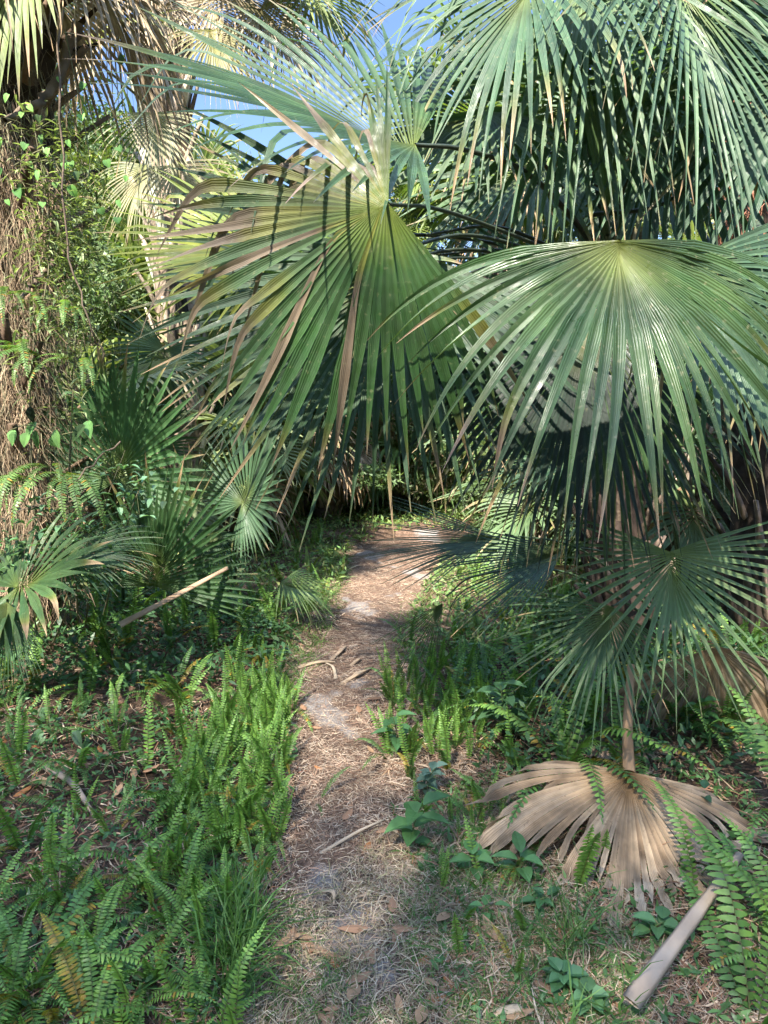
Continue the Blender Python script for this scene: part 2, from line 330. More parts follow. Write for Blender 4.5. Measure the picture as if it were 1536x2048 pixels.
def strands(g, pts, rad, n, l0, l1, col, R, out=.05, w=.0022, col2=None, segs=5, down=1.0):
    """loose fibres and rootlets hanging round a trunk"""
    pts = np.asarray(pts); k = R.rand(n)*(len(pts)-1); i0 = np.minimum(k.astype(int), len(pts)-2); fr = (k-i0)[:, None]
    c = pts[i0]*(1-fr)+pts[i0+1]*fr; th = R.rand(n)*2*math.pi; rv = np.stack([np.cos(th), np.sin(th), np.zeros(n)], 1)
    p = c + rv*(rad*R.uniform(.95, 1.05, n))[:, None]; L = R.uniform(l0, l1, n)
    d = nrm(rv*R.uniform(.2, 1.2, n)[:, None]*1.0 + R.normal(0, .6, (n, 3)) + np.array([0, 0, -down*.3]))
    V = []; 
    tan = nrm(np.cross(rv, np.array([0, 0, 1.0]))+R.normal(0, .4, (n, 3)))
    for j in range(segs+1):
        ww = w*(1-.6*j/segs)
        V.append(np.stack([p-tan*ww, p+tan*ww], 1))
        d = nrm(d + np.array([0, 0, -down*.55]) + R.normal(0, .35, (n, 3)) - rv*.12); p = p + d*(L/segs)[:, None]
        q = p-c; q[:, 2] = 0; ql = np.linalg.norm(q, axis=1, keepdims=True); p = np.where((ql < rad) | (ql > rad+out*2.5), p - q + q/np.maximum(ql, 1e-6)*np.clip(ql, rad, rad+out*2.5), p)
    V = np.stack(V, 1); idx = np.arange(n*(segs+1)*2).reshape(n, segs+1, 2)
    f = np.stack([idx[:, :-1, 0], idx[:, :-1, 1], idx[:, 1:, 1], idx[:, 1:, 0]], -1)
    c1 = V3(col); c2 = V3(col2) if col2 is not None else c1*1.5; mx = R.rand(n)[:, None]; cc = (c1*(1-mx)+c2*mx)*R.uniform(.7, 1.2, n)[:, None]
    g.add(V, f, np.repeat(cc, (segs+1)*2, 0))

# ------------------------------------------------------------------ generic palms built from a small set of fronds, turned about the upright axis
FV = {}
def frond_variant(kind, e, k):
    kind = 'dead' if kind == 'dry' else kind; key = (kind, e, k)
    if key in FV: return FV[key]
    R = NP(hash((e, k)) % 9999 + 5); el = math.radians(e); pl = .55+.2*R.rand()
    d = np.array([math.cos(el), 0, math.sin(el)])
    p = [np.zeros(3)]; dd = d.copy()
    for j in range(10): dd = nrm(dd+np.array([.02, 0, -.045])); p.append(p[-1]+dd*pl/10)
    f = dd; n = nrm(np.array([-dd[2], 0, dd[0]])+np.array([0, .15*R.normal(), 0]))
    cols = {'green': ((.08, .16, .05), (.12, .21, .06)), 'pale': (PALE, (.16, .24, .09)), 'bright': ((.10, .18, .04), (.17, .24, .05)), 'blue': ((.09, .16, .08), (.11, .19, .10)), 'dead': (GREYB, TAN)}[kind]
    g = Geo(); fan(g, p[-1], f, n, .82, segs=36, spread=285, fuse=.42, droop=1.1 if kind != 'dead' else 2.2, kink=.3 if kind != 'dead' else .5, m=9, seed=k*31+e+77, col=cols[0], col2=cols[1],
                   brown=.3 if kind != 'dead' else 1, blen=.14, vfold=.4, cup=.05, hubcol=None if kind != 'dead' else TAN, twist=.9)
    pg = tube(Geo(), p, [.018, .012, .009], (.07, .11, .04) if kind != 'dead' else BROWN, 5)
    FV[key] = (g.mesh('frond', M['palm' if kind != 'dead' else 'dry']), pg.mesh('petiole', M['stalk'])); return FV[key]
def generic_palm(name, base, h, label, kind='green', count=16, sc=1.0, seed=0, dead=4, lo=-35, hi=75, r=.15, group=None, cat='palm tree', trunk_kw=None, lean=(0, 0), rot=None):
    R = random.Random(seed); root = empty(name, base); tag(root, label, cat, group)
    top = Vector((lean[0], lean[1], h))
    if h > .25:
        kw = dict(boots=int(h*34), seed=seed); kw.update(trunk_kw or {})
        g = Geo(); trunk(g, (0, 0, -.05), top, r, r*.9, **kw); link('trunk', g.mesh('trunk', M['bark']), root)
    for i in range(count+dead):
        isd = i >= count
        if isd: e = R.choice([-50, -65]); kd = 'dead'
        else:
            u = i/max(count-1, 1); e = hi+(lo-hi)*u; e = int(round(e/18.0))*18; kd = kind
        a = (i*2.4+R.uniform(-.3, .3)+seed) if rot is None else rot[0]+(rot[1]-rot[0])*R.random()
        bm, pm = frond_variant(kd, e, R.randint(0, 1))
        s = sc*R.uniform(.8, 1.15); o = link('frond', bm, root, top+Vector((0, 0, -.25*R.random()*(1 if isd else .4))), a, s)
        link('petiole', pm, o)
    return root

# ------------------------------------------------------------------ the big palm whose fans hang over the path
base = GP(1255, 1345); mp = empty('palm_tree', base); tag(mp, 'large fan palm right of the path, its long fronds arching over it', 'palm tree')
CR = P(1215, 560, base.y)
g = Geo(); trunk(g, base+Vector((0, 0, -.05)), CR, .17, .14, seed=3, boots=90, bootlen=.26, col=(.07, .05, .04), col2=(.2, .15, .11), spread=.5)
link('trunk', g.mesh('trunk', M['bark'], base), mp)
DK = (.025, .035, .02); DKB = (.06, .05, .03)
def F(hub, deg, L, toward=.1, n=(0, -1, .3), via=None, **kw):
    f = vec(deg, toward); return frond(mp, base, P(*hub), f, n, L, crown=kw.pop('crown', CR), via=[P(*v) for v in (via or [])], **kw)
# the fan over the middle, dark spots and withered tips
F((775, 408, 2.2), 200, .78, .05, (0.2, -1, .2), via=[(1110, 505, 3.4), (900, 425, 2.7)], segs=44, spread=222, fuse=.52, droop=.28, kink=.12, seed=11, col=(.028, .085, .025), col2=(.045, .11, .035),
  hubcol=(.18, .24, .03), brown=.55, blen=.40, bcol=(.24, .19, .14), bang=(-1.75, .35), short=.38, yell=.4, lo=.88, costa=.05, vfold=-.1, cup=-.1, pcol=DK, label='big fan with yellowing centre and withered curling tips', m=20, twist=.5, prad=.010, wide=1.12)
F((830, 290, 2.9), 160, 1.05, .1, (0.1, -.6, .8), via=[(1170, 470, 3.7), (1060, 350, 3.3), (930, 300, 3.0)], segs=40, spread=190, fuse=.42, droop=.38, kink=.3, seed=12, col=(.035, .09, .035), col2=(.055, .12, .05),
  brown=.25, blen=.10, bcol=(.3, .22, .18), pcol=DK, prad=.013, m=14, lo=.8)
F((800, 500, 2.65), 238, .92, .1, (-.2, -1, .1), via=[(1060, 500, 3.4), (930, 470, 3.0)], segs=44, spread=190, fuse=.45, droop=.25, kink=.12, seed=13, col=(.03, .08, .04), col2=(.05, .11, .05), brown=.3, pcol=DK, lo=.85)
F((720, 560, 3.0), 222, .86, 0, (-.2, -1, .35), via=[(1060, 520, 3.6), (900, 500, 3.2)], segs=44, spread=180, fuse=.4, droop=.3, kink=.12, seed=14, col=(.03, .075, .045), col2=(.045, .10, .05), brown=.25, pcol=DK, lo=.85)
F((790, 520, 2.3), 262, .30, .1, (0, -.8, .6), via=[(1000, 520, 3.0)], segs=12, spread=200, fuse=.3, droop=1.3, kink=.4, seed=15, col=(.08, .15, .08), brown=.3, pcol=DK, prad=.006)
F((560, 500, 3.3), 176, .68, 0, (0, -.8, .6), via=[(1000, 490, 3.6), (800, 470, 3.4)], segs=36, spread=150, fuse=.45, droop=.2, seed=16, col=(.13, .19, .03), col2=(.2, .24, .03), brown=.3, pcol=DK)
F((900, 560, 3.1), 275, .80, 0, (.2, -1, .2), via=[(1050, 520, 3.6)], segs=40, spread=170, fuse=.4, droop=.4, kink=.15, seed=17, col=(.035, .085, .045), brown=.3, pcol=DK)
# the pale glossy fan close by on the right
F((1235, 482, 2.0), 274, .74, .62, (0.0, -.60, .80), via=[(1225, 540, 2.9)], segs=30, spread=196, fuse=.29, droop=.95, kink=.12, seed=21, pleat=.8, col=(.05, .125, .04), col2=(.10, .18, .07),
  hubcol=(.24, .27, .04), brown=.5, blen=.12, bcol=(.38, .27, .20), lo=.88, costa=.05, vfold=-.28, cup=.05, label='pale glossy fan spreading nearest the viewer', m=18, twist=.9, wide=1.4, mat='gloss')
F((1190, 600, 2.5), 254, .80, .15, (-.3, -1, .25), via=[(1220, 560, 3.0)], segs=44, spread=120, fuse=.5, droop=.4, seed=22, col=(.012, .03, .022), col2=(.02, .05, .035), brown=.2, kink=.1)
F((1230, 640, 2.8), 268, .84, .1, (.1, -1, .2), segs=40, spread=100, fuse=.45, droop=.5, seed=23, col=(.03, .085, .04), col2=(.06, .12, .05), brown=.5, kink=.15)
F((1390, 520, 2.5), 300, .80, .2, (.3, -.8, .6), via=[(1300, 530, 3.0)], segs=40, spread=180, fuse=.45, droop=.5, seed=24, col=(.05, .11, .065), col2=(.07, .14, .08), brown=.4, kink=.2)
F((1170, 905, 3.3), 188, .50, .05, (0, -.6, .8), via=[(1215, 720, 3.7)], segs=36, spread=130, fuse=.4, droop=.25, seed=25, col=(.04, .10, .06), col2=(.07, .14, .09))
F((1150, 610, 3.3), 215, .8, .0, (0, -1, .4), via=[(1190, 590, 3.6)], segs=40, spread=160, fuse=.42, droop=.4, seed=26, col=(.035, .085, .05), brown=.3)
# fans above, hanging into the top of the picture
TU = CR + Vector((0, 0, .1))
F((1185, -130, 3.3), 262, 1.22, .4, (0, -.5, .9), via=[(1205, 300, 3.6)], segs=58, wide=.85, spread=260, fuse=.30, droop=1.4, kink=.25, seed=31, col=(.07, .14, .08), col2=(.12, .2, .12), brown=.6, blen=.08, m=14, prad=.016, pcol=(.10, .14, .07))
F((1075, -70, 3.1), 240, .85, .2, (0, -.5, .9), via=[(1190, 350, 3.8), (1120, 100, 3.4)], segs=44, spread=250, fuse=.36, droop=1.3, kink=.2, seed=32, col=(.035, .09, .055), col2=(.06, .13, .07), m=14, pcol=DK, brown=.5)
F((1360, -100, 3.2), 285, 1.25, .3, (0.2, -.5, .9), via=[(1225, 350, 3.7)], segs=58, wide=.85, spread=260, fuse=.30, droop=1.2, kink=.2, seed=33, col=(.05, .115, .07), col2=(.1, .18, .1), m=14, brown=.5, blen=.08)
F((1160, 190, 3.3), 215, .68, .0, (0, -1, .2), via=[(1200, 400, 3.9)], segs=40, spread=280, fuse=.42, droop=.35, seed=34, col=(.045, .11, .05), col2=(.07, .15, .06), brown=.2)
F((965, 222, 3.3), 195, .62, .0, (.1, -.7, .5), via=[(1150, 420, 3.9), (1080, 320, 3.6)], segs=44, spread=270, fuse=.46, droop=.6, kink=.3, seed=35, col=(.03, .08, .05), col2=(.12, .19, .12), pcol=DKB, brown=.2)
F((1330, 180, 3.4), 300, .85, .0, (.1, -1, .3), via=[(1240, 400, 3.9)], segs=40, spread=260, fuse=.4, droop=.7, seed=36, col=(.03, .08, .05), col2=(.05, .12, .06), brown=.2)
F((1215, 470, 3.2), 92, .62, .0, (.2, -1, .1), segs=12, spread=34, fuse=.6, droop=.02, kink=0, seed=37, col=(.06, .13, .06), col2=(.1, .18, .06), brown=0)
F((1080, 330, 3.9), 200, .75, .0, (.1, -.9, .5), via=[(1160, 440, 4.0)], segs=40, spread=260, fuse=.42, droop=.7, seed=39, col=(.05, .115, .06), pcol=DKB)
for k, (q, c1, c2, r_) in enumerate([((1536, 230, 3.2), (1180, 430, 3.6), (1340, 400, 3.4), .011), ((960, 330, 4.2), (1170, 300, 4.0), (1060, 310, 4.1), .009), ((850, 470, 3.2), (1150, 520, 3.7), (1000, 455, 3.4), .011), ((880, 510, 3.3), (1160, 530, 3.7), (1000, 500, 3.5), .009)]):
    pg = tube(Geo(), bez([P(*c1), P(*c2), P(*q)], 14), [r_*1.5, r_, r_*.8], DK, 7, .7); link('petiole', pg.mesh('petiole', M['stalk'], base), mp)

# ------------------------------------------------------------------ low young palm at the right edge of the path
b2 = GP(1370, 1330); lp = empty('young_palm', b2); tag(lp, 'low trunkless palm spreading narrow dark fans beside the path at right', 'palm')
def F2(hub, deg, L, toward=.15, n=(0, -.6, .8), via=None, **kw):
    kw.setdefault('segs', 34); kw.setdefault('fuse', .30); kw.setdefault('brown', .15); kw.setdefault('wide', 1.0)
    return frond(lp, b2, P(*hub), vec(deg, toward), n, L, crown=b2+Vector((rnd.uniform(-.03, .03), rnd.uniform(-.03, .03), .03)), via=[P(*v) for v in (via or [])], prad=.007, pcol=(.05, .09, .04), **kw)
F2((1340, 1105, 2.8), 268, .60, .75, (0, -.55, .8), via=[(1348, 1050, 3.15), (1362, 1150, 3.3)], spread=215, droop=.25, seed=41, col=(.10, .19, .07), col2=(.15, .24, .10), lo=.85, kink=.05, segs=38)
F2((1225, 1212, 2.8), 236, .50, .5, via=[(1290, 1195, 3.1)], spread=150, droop=.35, seed=42, col=(.07, .15, .07), col2=(.11, .19, .10), kink=.08)
F2((1140, 1090, 3.2), 203, .60, .1, (0, -.4, .9), via=[(1250, 1130, 3.4)], spread=95, droop=.2, seed=43, col=(.035, .085, .06), col2=(.05, .12, .08), kink=.05)
F2((1010, 1068, 3.5), 187, .60, .1, (0, -.5, .9), via=[(1180, 1110, 3.6)], spread=80, droop=.12, seed=44, col=(.06, .12, .09), col2=(.08, .15, .11), kink=.05)
F2((893, 1192, 3.4), 238, .42, .1, (-.3, -.9, .4), via=[(1150, 1150, 3.4), (960, 1150, 3.4)], spread=62, droop=.15, seed=45, segs=17, col=(.04, .10, .04), fuse=.12, wide=.8)


# ------------------------------------------------------------------ palm with orange fibre at the right edge
b3 = GP(1505, 1310); b3.x += .1; rp = empty('palm_tree', b3); tag(rp, 'palm at the right border with rusty orange fibre below its crown', 'palm tree')
g = Geo(); ptop = P(1530, 60, b3.y)
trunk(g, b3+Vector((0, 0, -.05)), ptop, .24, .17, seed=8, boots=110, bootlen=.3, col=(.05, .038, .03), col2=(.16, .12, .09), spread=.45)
link('trunk', g.mesh('trunk', M['bark'], b3), rp)
g = Geo(); strands(g, [V3(P(1515, 470, b3.y)), V3(P(1520, 260, b3.y)), V3(P(1525, 60, b3.y))], .19, 2600, .06, .25, (.22, .09, .05), NP(5), out=.08, col2=(.42, .2, .13)); o = link('fibre', g.mesh('fibre', M['root'], b3), rp); o['label'] = 'rusty orange fibre matted round the trunk'
for k, (hub, deg, L, via) in enumerate([((1380, 60, 3.6), 250, .9, (1470, 250, 4.3)), ((1500, -60, 3.3), 280, 1.0, (1530, 50, 4.0)), ((1450, 540, 3.8), 280, .55, (1400, 430, 4.0)), ((1570, 600, 3.4), 262, .6, (1520, 480, 3.9)), ((1330, 300, 4.0), 230, .8, (1440, 330, 4.4)), ((1640, 100, 3.2), 240, .9, (1600, 200, 4.0))]):
    frond(rp, b3, P(*hub), vec(deg, .1), (0, -.8, .6), L, crown=P(1520, 330+30*k, b3.y), via=[P(*via)], prad=.017, pcol=(.07, .10, .06), segs=42, spread=230, fuse=.4, droop=.8, seed=50+k, col=(.035, .09, .055), col2=(.06, .13, .08), brown=.3)

# ------------------------------------------------------------------ young palms on the left bank
def young(basepx, label, specs, hgt=.05, name='young_palm', yy=None):
    b = GP(*basepx); r = empty(name, b); tag(r, label, 'palm')
    for k, (hub, deg, L, tow, kw) in enumerate(specs):
        kw = dict(kw); n = kw.pop('n', (0, -.9, .35)); via = kw.pop('via', None); kw.setdefault('seed', int(hub[0]*7+hub[1])); kw.setdefault('segs', 42); kw.setdefault('kink', .05); kw.setdefault('droop', .15)
        frond(r, b, P(*hub), vec(deg, tow), n, L, crown=b+Vector((0, 0, hgt)), via=[P(*v) for v in via] if via else None, prad=.008, pcol=(.06, .10, .04), **kw)
    return r
young((250, 1250), 'young palm with broad upright dark green fans on the left bank, beside the vine-hung trunk', [
    ((235, 960, 4.5), 78, .74, .1, dict(spread=262, fuse=.55, col=(.05, .135, .055), col2=(.065, .16, .06), lo=.8)),
    ((310, 1172, 4.3), 82, .72, .15, dict(spread=190, fuse=.5, col=(.045, .12, .05), col2=(.06, .14, .055), lo=.85)),
    ((215, 850, 4.9), 110, .5, .0, dict(spread=220, col=(.05, .12, .06), droop=.8))])
young((470, 1195), 'young palm with a round silvery fan standing nearest the path on the left', [
    ((485, 1005, 4.6), 62, .50, .35, dict(spread=320, fuse=.5, col=(.07, .15, .09), col2=(.09, .18, .11), lo=.72, n=(-.1, -.75, .65))),
    ((430, 1060, 4.9), 250, .4, .2, dict(spread=200, col=(.04, .10, .06), fuse=.3))])
young((385, 1180), 'young palm with a pale grey-green fan behind the silvery one', [
    ((380, 1010, 5.2), 75, .42, .1, dict(spread=330, fuse=.5, col=(.14, .20, .13), col2=(.2, .25, .16), lo=.8)),
    ((300, 900, 5.6), 100, .5, .0, dict(spread=220, col=(.05, .12, .06), droop=.6))])
young((20, 1330), 'low palm leaning in from the left border with bent glossy blades', [
    ((35, 1175, 3.5), 28, .52, .25, dict(spread=300, fuse=.5, col=(.04, .10, .035), col2=(.07, .14, .05), droop=.5, kink=.2, n=(0, -.6, .8), lo=.8, segs=30, wide=1.15)),
    ((100, 1115, 3.7), 8, .52, .1, dict(spread=120, fuse=.5, col=(.035, .10, .04), col2=(.12, .18, .12), droop=.6, n=(0, -.4, .9))),
    ((15, 1200, 3.3), 262, .36, .2, dict(spread=120, col=(.04, .10, .05), fuse=.4))])
young((560, 1225), 'small palm seedling with one fan drooping over the path edge', [
    ((562, 1165, 4.9), 345, .40, .2, dict(spread=150, fuse=.4, col=(.09, .18, .06), col2=(.15, .24, .08), droop=1.3, segs=26, n=(0, -.3, 1)))])
young((250, 1150), 'pale sunlit fan arching over the young palms at left', [
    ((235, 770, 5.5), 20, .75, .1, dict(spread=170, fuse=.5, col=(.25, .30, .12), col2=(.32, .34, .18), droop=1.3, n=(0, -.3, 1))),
    ((150, 800, 5.6), 150, .6, .0, dict(spread=220, col=(.13, .2, .08), droop=1.0)),
    ((330, 700, 5.8), 250, .6, .0, dict(spread=260, col=(.06, .13, .07), col2=(.12, .2, .12), droop=.9))])

# ------------------------------------------------------------------ palms of the upper left
# the trunk hung with rootlets and vines
bv = GP(55, 1300); vp = empty('palm_tree', bv); tag(vp, 'palm trunk at the left border shaggy with brown hanging rootlets', 'palm tree')
topv = P(25, -330, bv.y)
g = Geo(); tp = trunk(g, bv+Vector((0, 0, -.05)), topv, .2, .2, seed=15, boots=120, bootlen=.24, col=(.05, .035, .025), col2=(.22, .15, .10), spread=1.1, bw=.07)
link('trunk', g.mesh('trunk', M['bark'], bv), vp)
R_ = NP(6); g = Geo()
strands(g, tp[:15], .21, 3000, .12, .6, (.16, .11, .07), R_, out=.10, w=.0022, col2=(.42, .31, .20), segs=7)
for q_ in range(16):
    c_ = V3(tp[R_.randint(1, 16)])+[R_.uniform(-.18, .26), R_.uniform(-.22, -.05), 0]; strands(g, np.array([c_, c_+[0, 0, .25]]), R_.uniform(.05, .12), 200, .15, .7, (.2, .14, .09), R_, out=.09, w=.002, col2=(.5, .38, .25), segs=8)
strands(g, tp[5:19], .25, 1800, .2, .9, (.16, .12, .08), R_, out=.16, w=.0018, col2=(.32, .30, .18), segs=8)
o = link('hanging_roots', g.mesh('hanging_roots', M['root'], bv), vp); o['kind'] = 'stuff'; o['label'] = 'mat of thin brown rootlets hanging round the trunk'
R_ = random.Random(4)
for k in range(9):
    a = k*.7; hub = P(20+60*math.cos(a), -60-20*(k % 3), bv.y)+Vector((.4*math.cos(a), .4*math.sin(a), 0))
    frond(vp, bv, hub, Vector((math.cos(a)*.5, math.sin(a)*.5, -.8)), Vector((math.cos(a), math.sin(a), .5)), .85, crown=P(25, -170, bv.y), via=None, prad=.014, pcol=BROWN, mat='dry', name='dead_frond', segs=36, spread=220, fuse=.3, droop=2.0, kink=.4, seed=60+k, col=(.30, .24, .18), col2=(.45, .39, .31), brown=1, twist=1.3)
for k, (hub, deg) in enumerate([((60, -150, 4.0), 250), ((-60, -60, 4.2), 200), ((160, -200, 4.4), 20)]):
    frond(vp, bv, P(*hub), vec(deg, .1), (0, -.5, .9), .8, crown=P(25, -200, bv.y), prad=.013, pcol=(.1, .12, .05), segs=38, spread=260, fuse=.4, droop=1.2, seed=80+k, col=(.14, .2, .07), col2=(.2, .26, .1), brown=.5)

# the sunlit cabbage palm behind it
bm_ = GP(375, 1128); cp = empty('palm_tree', bm_); tag(cp, 'tall cabbage palm with a sunlit crosshatched trunk and dry skirt, upper left', 'palm tree')
tc_ = P(325, -60, bm_.y)
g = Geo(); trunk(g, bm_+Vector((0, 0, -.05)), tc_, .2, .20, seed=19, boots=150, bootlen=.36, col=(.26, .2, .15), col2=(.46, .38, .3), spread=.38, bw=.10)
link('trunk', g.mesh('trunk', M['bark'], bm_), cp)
k = 0
for hub, deg, dead in [((250, -30, 6.6), 230, 1), ((420, 0, 6.4), 300, 1), ((330, 10, 6.2), 262, 1), ((470, -30, 6.6), 320, 1), ((380, -20, 6.9), 280, 1), ((520, 20, 6.5), 310, 1), ((200, 30, 6.8), 240, 1), ((300, -60, 6.1), 250, 1),
                       ((560, -60, 6.6), 330, 0), ((620, -20, 6.9), 310, 0), ((480, -110, 6.2), 340, 0), ((180, -80, 6.6), 200, 0), ((560, 60, 7.1), 320, 1), ((400, -140, 6.3), 60, 0), ((140, 10, 7.0), 215, 0), ((660, -90, 6.8), 0, 0)]:
    k += 1
    frond(cp, bm_, P(*hub), vec(deg, .15), (0, -.5, .8), .85 if not dead else (.42 if 240 < hub[0] < 390 else .8), crown=tc_, prad=.016, pcol=(.12, .13, .06) if not dead else BROWN, mat='dry' if dead else 'palm', name='dead_frond' if dead else 'frond',
          segs=38, spread=240, fuse=.35, droop=1.9 if dead else 1.2, kink=.4, seed=100+k, col=(.30, .25, .19) if dead else (.10, .16, .05), col2=(.46, .41, .34) if dead else (.2, .26, .08), brown=1 if dead else .5, twist=1.2)
for hub, deg, L, via, c in [((157, 92, 5.6), 20, .75, (300, 215, 6.3), (.22, .27, .12)), ((308, 225, 5.9), 278, .62, (325, 240, 6.4), (.25, .28, .17)), ((290, 330, 6.3), 250, .6, (320, 230, 6.5), (.2, .24, .16)), ((345, 330, 6.2), 300, .7, (340, 270, 6.5), (.3, .25, .17)), ((420, 60, 6.2), 290, .6, (350, 60, 6.6), (.24, .25, .1))]:
    k += 1
    frond(cp, bm_, P(*hub), vec(deg, .15), (0, -.5, .9), L, crown=P(330, 260, bm_.y-.1), via=[P(*via)], prad=.014, pcol=(.06, .07, .03), segs=34, spread=170, fuse=.3, droop=1.1, kink=.3, seed=100+k, col=c, col2=(.34, .33, .22), brown=.4)

# palms further back, all from the same set of fronds
spec = [ # px of trunk, distance, crown height px, kind, label
 (300, 9.0, 620, 'bright', 'bright green palm crown in the gap behind the cabbage palm'),
 (215, 8.0, 640, 'pale', 'pale palm crown close behind the shaggy trunk'),
 (420, 8.2, 735, 'green', 'mid-height palm with a shaggy brown neck, left of the path'),
 (420, 10.5, 520, 'pale', 'silvery palm crown half hidden left of the middle fan'),
 (190, 10.5, 400, 'bright', 'sunlit palm crown under the blue gap at upper left'),
 (520, 9.6, 820, 'pale', 'short pale palm drooping left of the path end'),
 (640, 10.2, 770, 'green', 'short palm with dry brown skirt at the path end'),
 (800, 10.5, 880, 'green', 'dark short palm straight behind the path end'),
 (900, 11.5, 640, 'blue', 'blue-green palm behind the middle fan, right of the path end'),
 (1030, 9.5, 760, 'green', 'shaded palm behind the hanging fans right of the path'),
 (1120, 7.0, 960, 'blue', 'low palm half hidden behind the dark hanging fan'),
 (1380, 6.0, 870, 'blue', 'small blue-green palm between the two right trunks'),
 (1480, 8.0, 560, 'pale', 'pale palm seen through the gap beside the right border trunk'),
 (1000, 12.5, 350, 'pale', 'tall pale palm far behind the central fronds'),
 (760, 13.0, 420, 'bright', 'distant bright palm under the open blue sky'),
 (1000, 9.5, 260, 'bright', 'tall yellow-green palm under the open sky in the top middle'),
 (1300, 9.0, 250, 'green', 'tall shaded palm behind the fans at upper right'),
 (560, 12.5, 560, 'pale', 'distant pale palm behind the yellow-green fan'),
 (40, 8.5, 560, 'green', 'dark palm behind the left border trunk'),
 (1180, 11.0, 480, 'pale', 'distant pale palm between the dark arching stalks'),
 (330, 9.6, 540, 'pale', 'silver-lit palm crown just right of the cabbage palm trunk'),
 (150, 7.2, 790, 'pale', 'pale low palm between the shaggy trunk and the broad upright fans'),
 (450, 7.6, 850, 'pale', 'pale drooping palm behind the round silvery fan'),
 (250, 10.5, 440, 'bright', 'yellow-green palm crown below the blue gap beside the cabbage trunk'),
 (520, 9.0, 660, 'green', 'green palm behind the lower blades of the withered fan'),
 (400, 11.5, 420, 'pale', 'far pale palm level with the leaf scars of the cabbage trunk'),
 (650, 9.4, 850, 'dry', 'dry brown-skirted stub palm left of the path end'),
]
for i, (px, Y, cyp, kd, lab) in enumerate(spec):
    c = P(px, cyp, Y); zb = float(gz(c.x, Y))
    generic_palm('palm_tree', (c.x, Y, zb), max(c.z-zb, .2), lab, kd, count=20, sc=.75 if kd == 'dry' else 1.0 if Y < 9 else 1.15, seed=200+i, dead=6 if i in (2, 6, 9, 18) else 2, lo=-50, hi=75, group='fan palms standing behind the path')

# ------------------------------------------------------------------ dead fans lying on the ground at right
def dead_fan(name, px, tippx, L, label, seed, segs=34, stalk=None, up=.35, spread=240, col=TAN, **kw):
    h = P(*px); t = GP(*tippx); f = (t-h).normalized(); b = GP(px[0], px[1]+10); b.z = h.z
    g = Geo(); n = f.cross(Vector((1, 0, 0))); n = -n if n.z < 0 else n
    fan(g, h, f, n, L, segs=segs, spread=spread, fuse=kw.pop('fuse', .55), droop=up, kink=.35, m=14, seed=seed, col=col, col2=V3(col)*np.array([.75, .68, .62]), hubcol=(.34, .19, .07), brown=.9, blen=.3, bcol=(.33, .27, .22), twist=.9, pleat=.55, lo=.84, vfold=-.05, lv=.13, costa=.05, **kw)
    v = g.v[-1]; z = gz(v[:, 0], v[:, 1])+.012; low = v[:, 2] < z; v[:, 2] = np.where(low, z+np.abs(np.sin(v[:, 0]*70+v[:, 1]*50))*.018, v[:, 2])
    root = empty(name, (h.x, h.y, float(gz(h.x, h.y)))); tag(root, label, 'dead frond')
    link('blade', g.mesh('blade', M['dry'], root.location), root)
    if stalk:
        pg = tube(Geo(), bez([P(*s) for s in stalk]+[h], 12), [.016, .02, .024], (.36, .22, .12), 7, .6); link('petiole', pg.mesh('petiole', M['straw'], root.location), root)
    return root
dead_fan('dead_fan', (1258, 1545, 2.5), (1268, 1870), .66, 'big tan dead palm fan lying face up among the ferns, lower right', 301, stalk=[(1262, 1330, 2.95), (1255, 1450, 2.7)], segs=40, spread=178, col=(.38, .30, .23), wide=1.08, up=.9, fuse=.74)
dead_fan('dead_fan', (1435, 1292, 3.0), (1400, 1500), .60, 'grey-brown dead palm fan hanging at the right border above the tan one', 302, segs=34, spread=140, col=(.46, .36, .27), wide=1.12, up=.9, fuse=.75)
dead_fan('dead_fan', (1265, 1470, 3.1), (1200, 1540), .42, 'curled grey dead fan behind the stalk of the big tan one', 303, segs=22, spread=200, col=(.3, .24, .2), up=1.0)
dead_fan('dead_fan', (1100, 1130, 4.6), (1060, 1190), .45, 'pale dried fan lying beneath the low palm at right', 304, segs=22, spread=150, col=(.45, .33, .24), up=.4)
def plank(name, a, b, w, th, col, label, cat='fallen stalk', bend=.02, h0=.02, h1=.02, mat='straw', group=None):
    """a flattened dry leaf stalk: wide at its base, narrow at the other end"""
    a = Vector(a); b = Vector(b); a.z += h0; b.z += h1; g = Geo(); mid = (a+b)/2+Vector((bend, 0, bend)); pts = bez([a, mid, b], 14)
    d = nrm((V3(b)-V3(a))); up = np.array([0, -.35, 1]); s = nrm(np.cross(d, up)); u = np.cross(s, d); v = []; R = NP(int(abs(a.x)*1000))
    for i, p in enumerate(pts):
        t = i/13; W = w*(1-.5*t)*(1+.05*R.normal()); T = th
        for q in (-1, -.55, 0, .55, 1): v.append(p+s*W/2*q+u*(T*(1-.9*abs(q)**2.0)-T*.2*(q == 0)))
        for q in (.6, -.6): v.append(p+s*W/2*q-u*T*.5)
    v = np.array(v); f = []
    for i in range(13):
        for e in range(7): f.append([i*7+e, i*7+(e+1) % 7, (i+1)*7+(e+1) % 7, (i+1)*7+e])
    f += [[0, 1, 2, 6], [2, 3, 4, 5], [91, 92, 93, 97], [93, 94, 95, 96]]
    g.add(v, f, col); o = link(name, g.mesh(name, M[mat], a), None, a); return tag(o, label, cat, group)
plank('fallen_stalk', P(1262, 2005, 1.62), P(1480, 1708, 2.1), .05, .009, (.36, .28, .21), 'long flat pale leaf stalk slanting up at lower right', h0=0, h1=0, bend=0)
plank('fallen_stalk', P(240, 1250, 3.85), P(456, 1136, 4.15), .060, .012, (.45, .31, .2), 'straight tan dry stalk propped across the left bank', h0=0, h1=0, bend=0)
